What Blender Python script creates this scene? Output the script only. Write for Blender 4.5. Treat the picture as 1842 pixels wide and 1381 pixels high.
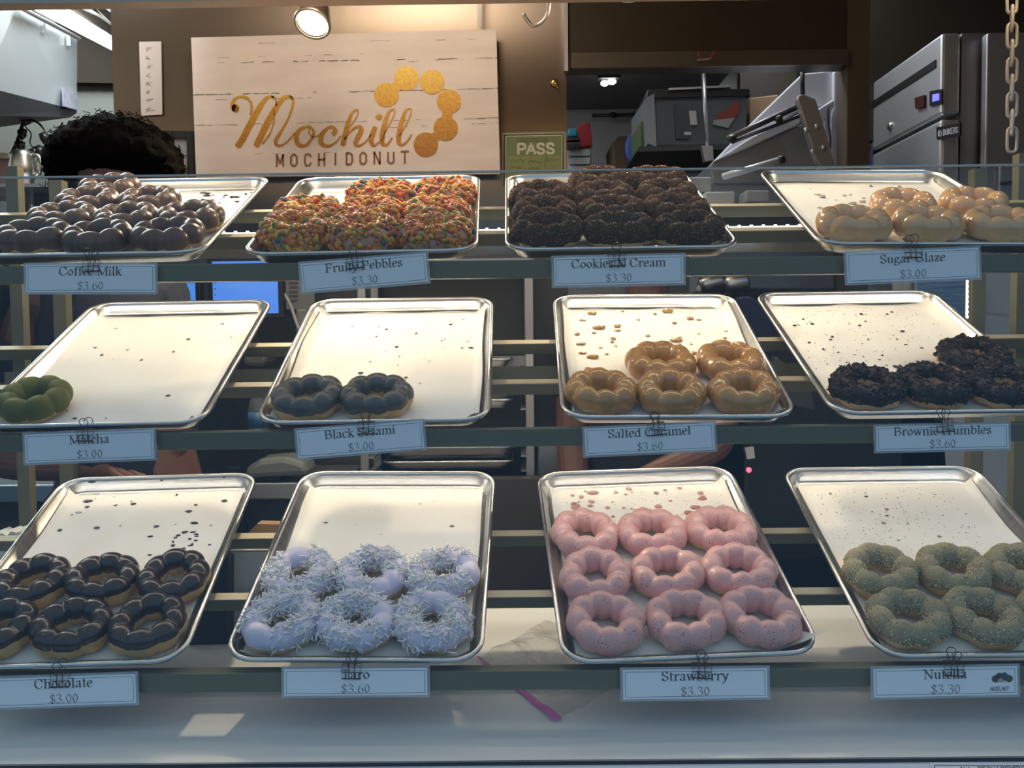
import bpy, bmesh, math, random
from mathutils import Vector, Matrix, noise
R_ = math.radians
random.seed(7)
sc = bpy.context.scene
COL = sc.collection
for o in list(bpy.data.objects):
    bpy.data.objects.remove(o)

# ------------------------------------------------------------------ camera
F, PITCH, YAW, ROLL, EYE = 1642.16, R_(3.0154), R_(0.4147), R_(0.6531), 1.30
cy, sy, cp, sp = math.cos(YAW), math.sin(YAW), math.cos(PITCH), math.sin(PITCH)
FWD = Vector((-sy * cp, cy * cp, -sp)); RT = Vector((cy, sy, 0)); DN = FWD.cross(RT)
cr, sr = math.cos(ROLL), math.sin(ROLL)
RT, DN = RT * cr + DN * sr, -RT * sr + DN * cr
cam_d = bpy.data.cameras.new('camera'); cam = bpy.data.objects.new('camera', cam_d); COL.objects.link(cam)
cam_d.sensor_fit = 'HORIZONTAL'; cam_d.sensor_width = 36; cam_d.lens = 36 * F / 1842; cam_d.clip_start = .02
up, bk = -DN, -FWD
cam.matrix_world = Matrix(((RT.x, up.x, bk.x, 0), (RT.y, up.y, bk.y, 0), (RT.z, up.z, bk.z, EYE), (0, 0, 0, 1)))
sc.camera = cam

# ------------------------------------------------------------------ light and exposure
sc.view_settings.view_transform = 'Standard'; sc.view_settings.look = 'None'
sc.view_settings.exposure = 0.0; sc.view_settings.gamma = 1.0; sc.view_settings.use_curve_mapping = False
SKY_LOW, SKY_HIGH, SKY_STRENGTH = (.35, .69, 1.17), (.58, .68, .78), .71
W = bpy.data.worlds.new('world'); sc.world = W; W.use_nodes = True
wn, wl = W.node_tree.nodes, W.node_tree.links
wn.clear()
tc = wn.new('ShaderNodeTexCoord'); sx = wn.new('ShaderNodeSeparateXYZ'); mr = wn.new('ShaderNodeValToRGB')
bg = wn.new('ShaderNodeBackground'); wo = wn.new('ShaderNodeOutputWorld')
wl.new(tc.outputs['Generated'], sx.inputs[0]); wl.new(sx.outputs['Z'], mr.inputs[0])
el = mr.color_ramp.elements
el[0].position = 0.0; el[0].color = (.05, .055, .065, 1)
el[1].position = 1.0; el[1].color = (*SKY_HIGH, 1)
e = el.new(.04); e.color = (.09, .13, .18, 1)
e = el.new(.12); e.color = (*SKY_LOW, 1)
e = el.new(.46); e.color = (*SKY_LOW, 1)
e = el.new(.68); e.color = (*SKY_HIGH, 1)
wl.new(mr.outputs[0], bg.inputs[0]); wl.new(bg.outputs[0], wo.inputs[0]); bg.inputs[1].default_value = SKY_STRENGTH

def light(name, kind, loc, energy, color, target=None, **kw):
    d = bpy.data.lights.new(name, kind); d.energy = energy; d.color = color
    for k, v in kw.items(): setattr(d, k, v)
    o = bpy.data.objects.new(name, d); COL.objects.link(o); o.location = loc
    if target is not None:
        o.rotation_euler = (Vector(target) - Vector(loc)).to_track_quat('-Z', 'Y').to_euler()
    return o
WARM = (1.0, .80, .55)
LAMPS = [(-.449, 2.05, 1.994), (.275, 2.05, 2.056)]
for i, (x, y, z) in enumerate(LAMPS):
    light('spot_light', 'SPOT', (x, y - .035, z - .05), (29, 24)[i], WARM, (x + .02, 1.38, 1.25), spot_size=R_(110), spot_blend=.5, shadow_soft_size=.018)
for x, e_ in ((-.78, 4.4), (-.24, 4.6), (.30, 4.4), (.84, 2.6)):          # unseen spots added behind the fascia to warm the top rack
    light('spot_light', 'SPOT', (x, 1.52, 2.02), e_, WARM, (x, 1.42, 1.4), spot_size=R_(120), spot_blend=.7, shadow_soft_size=.02)
light('added_kitchen_fill', 'AREA', (.50, 3.0, 2.5), 46, (.88, .94, 1.0), (.62, 2.9, 0), size=.9)  # unseen fill added to brighten the back kitchen and fridge
light('added_kitchen_fill', 'AREA', (-.86, 2.02, 2.40), 2.0, (.88, .96, 1.0), (-1.23, 2.35, 1.9), size=.25, spread=R_(80))  # unseen fill added and aimed at the steel box
light('added_kitchen_fill', 'AREA', (-1.7, 2.6, 2.5), 34, (.9, .97, 1.0), (-1.7, 2.6, 0), size=.8)  # unseen fill added for the left side of the kitchen
light('added_kitchen_fill', 'AREA', (-.35, 1.62, 2.345), .9, (1, .84, .64), (-.35, 2.35, 1.75), shape='RECTANGLE', size=.5, size_y=.05)  # unseen bar added to lay a warm streak on the steel wall

light('added_kitchen_fill', 'AREA', (-.3, 1.60, 2.52), 7, (1, .86, .72), (-.35, 2.35, 1.6), size=.35)  # soft unseen fill added for the plank sign

# ------------------------------------------------------------------ pixel helpers
def ray(px, py):
    return (RT * ((px - 921) / F) + DN * ((py - 690.5) / F) + FWD)
CAMP = Vector((0, 0, EYE))
def at(px, py, Y):
    d = ray(px, py); return CAMP + d * (Y / d.y)
def on_z(px, py, z):
    d = ray(px, py); return CAMP + d * ((z - EYE) / d.z)

# ------------------------------------------------------------------ materials
MATS = {}
def mat(name, color, rough=.5, metal=0.0, spec=.5, emit=None, estr=0, coat=0, var=None, scale=20, detail=3, bump=0, bscale=60, stretch=(1, 1, 1),
        trans=0, sss=0, alpha=1, coord='Object'):
    if name in MATS: return MATS[name]
    m = bpy.data.materials.new(name); m.use_nodes = True; MATS[name] = m
    nt = m.node_tree; b = nt.nodes['Principled BSDF']
    b.inputs['Base Color'].default_value = (*color, 1); b.inputs['Roughness'].default_value = rough
    b.inputs['Metallic'].default_value = metal; b.inputs['Specular IOR Level'].default_value = spec
    b.inputs['Coat Weight'].default_value = coat; b.inputs['Coat Roughness'].default_value = .08
    b.inputs['Transmission Weight'].default_value = trans
    b.inputs['Alpha'].default_value = alpha
    if sss:
        b.inputs['Subsurface Weight'].default_value = sss; b.inputs['Subsurface Radius'].default_value = (.006, .003, .002); b.inputs['Subsurface Scale'].default_value = 1
    if emit: b.inputs['Emission Color'].default_value = (*emit, 1); b.inputs['Emission Strength'].default_value = estr
    t = nt.nodes.new('ShaderNodeTexCoord'); mp = nt.nodes.new('ShaderNodeMapping'); mp.inputs['Scale'].default_value = stretch
    nt.links.new(t.outputs[coord], mp.inputs[0])
    if var:
        n = nt.nodes.new('ShaderNodeTexNoise'); n.inputs['Scale'].default_value = scale; n.inputs['Detail'].default_value = detail
        r = nt.nodes.new('ShaderNodeValToRGB'); r.color_ramp.elements[0].position = .35; r.color_ramp.elements[1].position = .65
        r.color_ramp.elements[0].color = (*color, 1); r.color_ramp.elements[1].color = (*var, 1)
        nt.links.new(mp.outputs[0], n.inputs['Vector']); nt.links.new(n.outputs[0], r.inputs[0]); nt.links.new(r.outputs[0], b.inputs['Base Color'])
    if bump:
        n = nt.nodes.new('ShaderNodeTexNoise'); n.inputs['Scale'].default_value = bscale; n.inputs['Detail'].default_value = 4
        bp = nt.nodes.new('ShaderNodeBump'); bp.inputs['Strength'].default_value = bump; bp.inputs['Distance'].default_value = .002
        nt.links.new(mp.outputs[0], n.inputs['Vector']); nt.links.new(n.outputs[0], bp.inputs['Height']); nt.links.new(bp.outputs[0], b.inputs['Normal'])
    return m

def speck_mat(name, color, speck, thr=.28, scale=220, rough=.4, coat=.2, sss=.15):
    """glaze with small dark flecks in it (voronoi cells)"""
    m = mat(name, color, rough, coat=coat, sss=sss, bump=.15, bscale=120)
    nt = m.node_tree; b = nt.nodes['Principled BSDF']
    t = nt.nodes.new('ShaderNodeTexCoord'); v = nt.nodes.new('ShaderNodeTexVoronoi'); v.inputs['Scale'].default_value = scale
    n = nt.nodes.new('ShaderNodeTexNoise'); n.inputs['Scale'].default_value = 50
    a = nt.nodes.new('ShaderNodeMath'); a.operation = 'MULTIPLY_ADD'; a.inputs[1].default_value = .9; a.inputs[2].default_value = thr - .5
    c = nt.nodes.new('ShaderNodeMath'); c.operation = 'LESS_THAN'
    mx = nt.nodes.new('ShaderNodeMix'); mx.data_type = 'RGBA'; mx.inputs[6].default_value = (*color, 1); mx.inputs[7].default_value = (*speck, 1)
    for k in (v, n): nt.links.new(t.outputs['Object'], k.inputs['Vector'])
    nt.links.new(n.outputs[0], a.inputs[0]); nt.links.new(v.outputs['Distance'], c.inputs[0]); nt.links.new(a.outputs[0], c.inputs[1])
    nt.links.new(c.outputs[0], mx.inputs[0]); nt.links.new(mx.outputs[2], b.inputs['Base Color'])
    return m

def glass_mat(name, tint, base=.04):
    m = bpy.data.materials.new(name); m.use_nodes = True; nt = m.node_tree; nt.nodes.clear()
    out = nt.nodes.new('ShaderNodeOutputMaterial'); mix = nt.nodes.new('ShaderNodeMixShader')
    tr = nt.nodes.new('ShaderNodeBsdfTransparent'); tr.inputs[0].default_value = (*tint, 1)
    gl = nt.nodes.new('ShaderNodeBsdfGlossy'); gl.inputs['Roughness'].default_value = .0
    lw = nt.nodes.new('ShaderNodeLayerWeight'); lw.inputs[0].default_value = .5
    p = nt.nodes.new('ShaderNodeMath'); p.operation = 'POWER'; p.inputs[1].default_value = 5
    a = nt.nodes.new('ShaderNodeMath'); a.operation = 'MULTIPLY_ADD'; a.inputs[1].default_value = .9; a.inputs[2].default_value = base
    nt.links.new(lw.outputs['Facing'], p.inputs[0]); nt.links.new(p.outputs[0], a.inputs[0]); nt.links.new(a.outputs[0], mix.inputs[0])
    nt.links.new(tr.outputs[0], mix.inputs[1]); nt.links.new(gl.outputs[0], mix.inputs[2]); nt.links.new(mix.outputs[0], out.inputs[0])
    return m

M_TRAY = mat('brushed aluminium', (.66, .66, .65), .30, 1, bump=.10, bscale=40, stretch=(1, 12, 1), var=(.55, .55, .54), scale=9)
M_STEEL = mat('stainless steel', (.58, .57, .55), .30, 1, bump=.12, bscale=7, stretch=(1, 1, 22))
M_STEELD = mat('dull stainless', (.46, .46, .46), .42, 1, bump=.10, bscale=8, stretch=(14, 1, 1))
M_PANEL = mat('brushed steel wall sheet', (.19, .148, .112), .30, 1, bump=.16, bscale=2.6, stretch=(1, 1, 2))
for n_ in (M_PANEL,):
    b_ = n_.node_tree.nodes['Principled BSDF']; b_.inputs['Anisotropic'].default_value = .8; tg_ = n_.node_tree.nodes.new('ShaderNodeTangent'); tg_.direction_type = 'RADIAL'; tg_.axis = 'Z'; n_.node_tree.links.new(tg_.outputs[0], b_.inputs['Tangent'])
M_FRAME = mat('olive grey painted steel', (.165, .158, .098), .42, .2, bump=.05)
M_BARTOP = mat('dull cream edge strip', (.42, .36, .25), .5, .3)
M_WHITE = mat('white laminate', (.78, .78, .77), .35, bump=.03)
M_PAPER = mat('parchment', (.86, .83, .77), .62, var=(.83, .79, .72), scale=14, bump=.35, bscale=16, spec=.3)
M_CARD = mat('label paper', (.88, .90, .92), .35, spec=.4)
M_FILM = mat('laminate film', (.62, .64, .66), .15, spec=.6, alpha=.45)
M_INK = mat('grey black ink', (.115, .12, .115), .5)
M_WIRE = mat('bronze wire', (.10, .06, .045), .32, .8)
M_BLACK = mat('black plastic', (.012, .012, .013), .4)
M_DARK = mat('charcoal paint', (.028, .029, .031), .5)
M_NAVY = mat('navy cloth', (.012, .015, .03), .85, bump=.4, bscale=200)
M_SHIRT = mat('black cloth', (.010, .010, .013), .85, bump=.4, bscale=200)
M_SKIN = mat('skin', (.14, .062, .042), .5, sss=.1)
M_HAIR = mat('black curly hair', (.0022, .0016, .0016), .9, spec=.05, bump=.6, bscale=90)
M_GLASS = glass_mat('clear glass', (.94, .96, .955), .018)
M_GLASS2 = glass_mat('end glass', (.90, .95, .94), .05)
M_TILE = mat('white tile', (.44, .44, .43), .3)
M_BROWN = mat('dark brown soffit', (.030, .022, .014), .55)
M_CARDBOARD = mat('cardboard', (.27, .17, .09), .8)
M_BULB = mat('lit lens', (1, .95, .85), .4, emit=(1, .93, .78), estr=14)
M_TUBE = mat('lit tube', (1, 1, 1), .4, emit=(.93, .98, 1.0), estr=16)
M_LED = mat('led bead', (1, 1, 1), .4, emit=(1, .93, .78), estr=5)
M_BLUE = mat('blue screen', (.02, .05, .2), .2, emit=(.085, .26, .80), estr=1.0)

# ------------------------------------------------------------------ mesh builder
class MB:
    def __init__(s): s.v, s.f, s.mi, s.sm = [], [], [], []
    def add(s, vs, fs, mi=0, smooth=False):
        b = len(s.v); s.v += [tuple(v) for v in vs]
        for f in fs: s.f.append(tuple(b + i for i in f)); s.mi.append(mi); s.sm.append(smooth)
        return s
    def box(s, lo, hi, mi=0):
        (a, b, c), (d, e_, f) = lo, hi
        v = [(a, b, c), (d, b, c), (d, e_, c), (a, e_, c), (a, b, f), (d, b, f), (d, e_, f), (a, e_, f)]
        return s.add(v, [(3, 2, 1, 0), (4, 5, 6, 7), (0, 1, 5, 4), (1, 2, 6, 5), (2, 3, 7, 6), (3, 0, 4, 7)], mi)
    def bar(s, p, q, w, h, upv=(0, 0, 1), mi=0):
        p, q = Vector(p), Vector(q); d = (q - p).normalized(); u = Vector(upv); r = d.cross(u).normalized(); u = r.cross(d)
        v = [x + r * i * w / 2 + u * j * h / 2 for x in (p, q) for i, j in ((-1, -1), (1, -1), (1, 1), (-1, 1))]
        return s.add(v, [(3, 2, 1, 0), (4, 5, 6, 7), (0, 1, 5, 4), (1, 2, 6, 5), (2, 3, 7, 6), (3, 0, 4, 7)], mi)
    def prism(s, pts, off, mi=0):
        n = len(pts); pts = [Vector(p) for p in pts]; off = Vector(off)
        v = pts + [p + off for p in pts]
        return s.add(v, [tuple(range(n)), tuple(range(2 * n - 1, n - 1, -1))] + [((i + 1) % n, i, n + i, n + (i + 1) % n) for i in range(n)], mi)
    def tube(s, pts, r, seg=8, closed=False, mi=0, caps=True):
        pts = [Vector(p) for p in pts]; n = len(pts); rings = []
        rr = r if isinstance(r, (list, tuple)) else [r] * n
        ref = None
        for i, p in enumerate(pts):
            d = (pts[(i + 1) % n] - pts[i - 1]) if closed else (pts[min(i + 1, n - 1)] - pts[max(i - 1, 0)])
            d.normalize()
            if ref is None: ref = d.orthogonal().normalized()
            ref = (ref - d * ref.dot(d)).normalized(); b = d.cross(ref)
            rings.append([p + (ref * math.cos(2 * math.pi * k / seg) + b * math.sin(2 * math.pi * k / seg)) * rr[i] for k in range(seg)])
        fs = []
        for i in range(n if closed else n - 1):
            j = (i + 1) % n
            fs += [(i * seg + k, i * seg + (k + 1) % seg, j * seg + (k + 1) % seg, j * seg + k) for k in range(seg)]
        if not closed and caps: fs += [tuple(range(seg - 1, -1, -1)), tuple((n - 1) * seg + k for k in range(seg))]
        return s.add([v for r_ in rings for v in r_], fs, mi, True)
    def lathe(s, prof, c=(0, 0, 0), seg=24, mi=0, M=None):
        v = []; fs = []
        for r, z in prof:
            for k in range(seg):
                p = Vector((r * math.cos(2 * math.pi * k / seg), r * math.sin(2 * math.pi * k / seg), z))
                v.append((M @ p) if M else (p + Vector(c)))
        n = len(prof)
        for i in range(n - 1): fs += [(i * seg + k, i * seg + (k + 1) % seg, (i + 1) * seg + (k + 1) % seg, (i + 1) * seg + k) for k in range(seg)]
        if prof[0][0] > 1e-6: fs.append(tuple(range(seg - 1, -1, -1)))
        if prof[-1][0] > 1e-6: fs.append(tuple((n - 1) * seg + k for k in range(seg)))
        return s.add(v, fs, mi, True)
    def blob(s, c, r, mi=0, jit=0, seed=0, sub=1, M=None):
        bm = bmesh.new(); bmesh.ops.create_icosphere(bm, subdivisions=sub, radius=1); bm.verts.index_update()
        rng = random.Random(seed); r = r if isinstance(r, (tuple, list)) else (r, r, r); vs = []
        for v in bm.verts:
            k = 1 + rng.uniform(-jit, jit); p = Vector((v.co.x * r[0] * k, v.co.y * r[1] * k, v.co.z * r[2] * k))
            vs.append((M @ p) if M else p + Vector(c))
        s.add(vs, [tuple(v.index for v in f.verts) for f in bm.faces], mi, True); bm.free(); return s
    def mesh(s, name, mats):
        me = bpy.data.meshes.new(name); me.from_pydata(s.v, [], s.f)
        for m in (mats if isinstance(mats, (list, tuple)) else [mats]): me.materials.append(m)
        me.polygons.foreach_set('material_index', s.mi); me.polygons.foreach_set('use_smooth', s.sm); me.update()
        return me
    def build(s, name, mats, parent=None, bevel=0):
        o = bpy.data.objects.new(name, s.mesh(name, mats)); COL.objects.link(o)
        if parent: o.parent = parent
        if bevel:
            b = o.modifiers.new('bevel', 'BEVEL'); b.width = bevel; b.segments = 2; b.limit_method = 'ANGLE'
        return o

def tag(o, label, cat, group=None, kind=None):
    o['label'] = label; o['category'] = cat
    if group: o['group'] = group
    if kind: o['kind'] = kind
    return o
def thing(name, label, cat, loc=(0, 0, 0), group=None):
    o = bpy.data.objects.new(name, None); COL.objects.link(o); o.location = loc; o.empty_display_size = .05
    return tag(o, label, cat, group)
def struct(o): o['kind'] = 'structure'; return o
def rel(parent, p): return Vector(p) - parent.location
def inst(me, name, parent=None):
    o = bpy.data.objects.new(name, me); COL.objects.link(o)
    if parent: o.parent = parent
    return o

# ------------------------------------------------------------------ lettering
def crv(pts, closed=False, n=7):
    pts = [Vector(p) for p in pts]; out = []; m = len(pts)
    for i in range(m if closed else m - 1):
        g = (lambda k: pts[k % m]) if closed else (lambda k: pts[max(0, min(m - 1, k))])
        a, b, c, d = g(i - 1), g(i), g(i + 1), g(i + 2)
        for k in range(n):
            t = k / n
            out.append(.5 * ((2 * b) + (c - a) * t + (2 * a - 5 * b + 4 * c - d) * t * t + (3 * b - a - 3 * c + d) * t ** 3))
    out.append(pts[0] if closed else pts[-1]); return out
def ribbon(mb, pts, wfun, place, mi=0):
    """a flat stroke along 2D points; wfun(i, direction) gives its width; place maps 2D -> 3D"""
    n = len(pts); L = []; Rr = []
    for i in range(n):
        d = pts[min(i + 1, n - 1)] - pts[max(i - 1, 0)]
        if d.length < 1e-9: d = Vector((1, 0))
        d.normalize(); nn = Vector((-d.y, d.x)); w = wfun(i, d) / 2
        L.append(place(pts[i] + nn * w)); Rr.append(place(pts[i] - nn * w))
    mb.add(L + Rr, [(i, i + 1, n + i + 1, n + i) for i in range(n - 1)], mi)
# serif glyphs: (advance, [strokes]); 'c' curve, 'o' closed curve, 'l' straight, 's' serif (x, y, half width)
G = {
 'C': (.70, [('c', [(.60, .49), (.53, .61), (.36, .665), (.15, .56), (.08, .33), (.15, .10), (.37, 0), (.53, .06), (.62, .18)]), ('h', [(.60, .67), (.60, .46)])]),
 'o': (.50, [('o', [(.25, .46), (.07, .23), (.25, 0), (.43, .23)])]),
 'f': (.35, [('c', [(.36, .60), (.31, .675), (.21, .65), (.17, .54), (.17, .3), (.17, 0)]), ('h', [(.03, .45), (.32, .45)]), ('s', (.17, 0, .11))]),
 'e': (.45, [('h', [(.09, .26), (.37, .26)]), ('c', [(.37, .26), (.35, .41), (.23, .46), (.11, .39), (.07, .23), (.12, .06), (.24, 0), (.40, .10)])]),
 'M': (.92, [('h', [(.14, 0), (.14, .66)]), ('l', [(.12, .66), (.45, .02)]), ('h', [(.45, .02), (.77, .66)]), ('l', [(.78, .66), (.78, 0)]), ('s', (.14, 0, .10)), ('s', (.10, .655, .08)), ('s', (.78, 0, .12)), ('s', (.81, .655, .09))]),
 'i': (.28, [('l', [(.14, .45), (.14, 0)]), ('s', (.14, 0, .11)), ('s', (.09, .445, .06)), ('l', [(.14, .66), (.14, .56)])]),
 'l': (.28, [('l', [(.14, .68), (.14, 0)]), ('s', (.14, 0, .11)), ('s', (.09, .675, .06))]),
 'k': (.54, [('l', [(.13, .68), (.13, 0)]), ('s', (.13, 0, .10)), ('s', (.08, .675, .06)), ('h', [(.15, .19), (.37, .44)]), ('l', [(.23, .28), (.43, 0)]), ('s', (.39, .45, .09)), ('s', (.44, 0, .09))]),
 'F': (.61, [('l', [(.15, .66), (.15, 0)]), ('s', (.15, 0, .13)), ('h', [(.03, .65), (.55, .65)]), ('h', [(.55, .67), (.55, .50)]), ('h', [(.17, .34), (.42, .34)]), ('h', [(.42, .43), (.42, .25)])]),
 'r': (.42, [('l', [(.14, .45), (.14, 0)]), ('s', (.14, 0, .11)), ('s', (.09, .445, .06)), ('c', [(.16, .30), (.22, .41), (.31, .46), (.39, .41)]), ('l', [(.36, .44), (.37, .36)])]),
 'u': (.54, [('c', [(.13, .45), (.13, .13), (.21, .01), (.32, .05), (.39, .14)]), ('l', [(.40, .45), (.40, 0)]), ('s', (.08, .445, .07)), ('s', (.35, .445, .06)), ('s', (.46, .01, .06))]),
 't': (.33, [('c', [(.15, .60), (.15, .3), (.16, .06), (.22, .01), (.31, .07)]), ('h', [(.03, .45), (.31, .45)])]),
 'y': (.50, [('l', [(.08, .45), (.26, .04)]), ('c', [(.43, .45), (.25, -.02), (.17, -.17), (.08, -.20), (.05, -.16)]), ('s', (.09, .445, .09)), ('s', (.42, .445, .08))]),
 'P': (.62, [('l', [(.15, .66), (.15, 0)]), ('s', (.15, 0, .13)), ('c', [(.04, .65), (.34, .655), (.50, .59), (.53, .48), (.47, .36), (.32, .30), (.16, .31)])]),
 'b': (.54, [('l', [(.13, .68), (.13, .02)]), ('s', (.08, .675, .06)), ('c', [(.15, .34), (.26, .46), (.39, .41), (.46, .24), (.39, .06), (.26, 0), (.14, .05)])]),
 's': (.40, [('c', [(.33, .35), (.28, .44), (.17, .46), (.08, .39), (.12, .29), (.27, .20), (.34, .11), (.27, .01), (.15, 0), (.07, .12)])]),
 'N': (.74, [('h', [(.13, 0), (.13, .66)]), ('l', [(.10, .66), (.60, 0)]), ('h', [(.61, 0), (.61, .66)]), ('s', (.13, 0, .10)), ('s', (.08, .655, .08)), ('s', (.61, .655, .11))]),
 'm': (.84, [('l', [(.13, .45), (.13, 0)]), ('c', [(.14, .32), (.24, .44), (.34, .45), (.42, .36), (.42, 0)]), ('c', [(.43, .32), (.53, .44), (.63, .45), (.71, .36), (.71, 0)]), ('s', (.13, 0, .11)), ('s', (.08, .445, .06)), ('s', (.42, 0, .10)), ('s', (.71, 0, .11))]),
 'n': (.56, [('l', [(.13, .45), (.13, 0)]), ('c', [(.14, .32), (.25, .44), (.36, .44), (.43, .34), (.43, 0)]), ('s', (.13, 0, .11)), ('s', (.08, .445, .06)), ('s', (.43, 0, .11))]),
 'S': (.56, [('c', [(.46, .50), (.39, .62), (.25, .665), (.11, .59), (.10, .46), (.24, .35), (.42, .26), (.47, .14), (.37, .02), (.22, 0), (.08, .16)]), ('h', [(.46, .66), (.46, .49)]), ('h', [(.08, .18), (.08, 0)])]),
 'g': (.50, [('o', [(.23, .46), (.09, .32), (.23, .18), (.37, .32)]), ('h', [(.33, .42), (.46, .42)]), ('c', [(.16, .20), (.10, .11), (.22, .05), (.38, .03), (.43, -.08), (.33, -.18), (.18, -.20), (.06, -.12), (.14, .02)])]),
 'a': (.50, [('c', [(.09, .34), (.14, .43), (.25, .46), (.34, .40), (.35, .28), (.35, .06), (.40, .01), (.46, .06)]), ('c', [(.34, .27), (.18, .21), (.08, .12), (.14, .01), (.26, .03), (.34, .12)])]),
 'G': (.76, [('c', [(.60, .49), (.53, .61), (.37, .665), (.15, .56), (.08, .33), (.15, .10), (.37, 0), (.52, .03), (.60, .10)]), ('h', [(.60, .67), (.60, .47)]), ('l', [(.61, .28), (.61, .05)]), ('s', (.61, .28, .11))]),
 'z': (.44, [('h', [(.05, .435), (.38, .435)]), ('z', [(.36, .44), (.07, .02)]), ('h', [(.05, .02), (.39, .02)]), ('h', [(.39, .14), (.39, .01)]), ('h', [(.06, .45), (.06, .33)])]),
 'B': (.66, [('l', [(.15, .66), (.15, 0)]), ('c', [(.04, .65), (.34, .655), (.49, .58), (.49, .45), (.36, .36), (.16, .35)]), ('c', [(.34, .355), (.54, .29), (.57, .16), (.47, .04), (.30, .01), (.04, .01)])]),
 'c': (.44, [('c', [(.37, .34), (.31, .44), (.21, .46), (.10, .37), (.07, .22), (.13, .05), (.25, 0), (.39, .10)])]),
 'h': (.56, [('l', [(.13, .68), (.13, 0)]), ('c', [(.14, .32), (.25, .44), (.36, .44), (.43, .34), (.43, 0)]), ('s', (.13, 0, .11)), ('s', (.08, .675, .06)), ('s', (.43, 0, .11))]),
 'w': (.72, [('l', [(.08, .45), (.23, 0)]), ('h', [(.23, 0), (.37, .42)]), ('l', [(.35, .45), (.50, 0)]), ('h', [(.50, 0), (.64, .45)]), ('s', (.09, .445, .08)), ('s', (.37, .445, .09)), ('s', (.64, .445, .07))]),
 'd': (.56, [('l', [(.41, .68), (.41, 0)]), ('s', (.36, .675, .06)), ('s', (.46, .01, .06)), ('c', [(.40, .34), (.28, .46), (.14, .40), (.08, .22), (.14, .05), (.27, 0), (.40, .10)])]),
 'T': (.66, [('l', [(.33, .65), (.33, 0)]), ('h', [(.05, .65), (.61, .65)]), ('s', (.33, 0, .13)), ('h', [(.05, .66), (.05, .49)]), ('h', [(.61, .66), (.61, .49)])]),
 '.': (.26, [('l', [(.12, .08), (.12, 0)])]),
 '$': (.50, [('c', [(.41, .51), (.34, .61), (.22, .63), (.10, .55), (.12, .43), (.26, .34), (.40, .25), (.42, .12), (.32, .02), (.18, .01), (.08, .14)]), ('h', [(.25, .73), (.25, -.09)])]),
 '0': (.50, [('o', [(.25, .665), (.08, .33), (.25, 0), (.42, .33)])]),
 '3': (.50, [('c', [(.09, .53), (.15, .64), (.27, .665), (.38, .57), (.35, .43), (.20, .36)]), ('c', [(.20, .36), (.38, .30), (.42, .17), (.34, .03), (.20, -.01), (.07, .06)])]),
 '6': (.50, [('c', [(.42, .665), (.22, .56), (.10, .35), (.09, .17), (.18, .01), (.30, 0), (.41, .11), (.41, .27), (.31, .39), (.20, .38), (.10, .28)])]),
 ' ': (.28, []),
}
def serif_width(a):
    def w(i, d):
        return max(a * .30, a * abs(math.sin(math.atan2(d.y, d.x) - R_(20))))
    return w
def serif_text(mb, txt, cx, base, em, a, place, italic=0):
    adv = sum(G[c][0] for c in txt) * em; x = cx - adv / 2
    for c in txt:
        w_, st = G[c]
        f = lambda p, x=x: place(Vector((x + (p[0] + p[1] * italic) * em, base + p[1] * em)))
        for k, p in st:
            if k == 's':
                ribbon(mb, [Vector((p[0] - p[2], p[1])), Vector((p[0] + p[2], p[1]))], lambda i, d: .035 + a * .12, f)
            elif k == 'h':
                ribbon(mb, [Vector(q) for q in p], lambda i, d: .03 + a * .22, f)
            elif k == 'z':
                ribbon(mb, [Vector(q) for q in p], lambda i, d: a, f)
            else:
                pts = [Vector(q) for q in p] if k == 'l' else crv(p, k == 'o')
                if k == 'o' : pts = pts + pts[1:2]
                ribbon(mb, pts, serif_width(a), f)
        x += w_ * em
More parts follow.
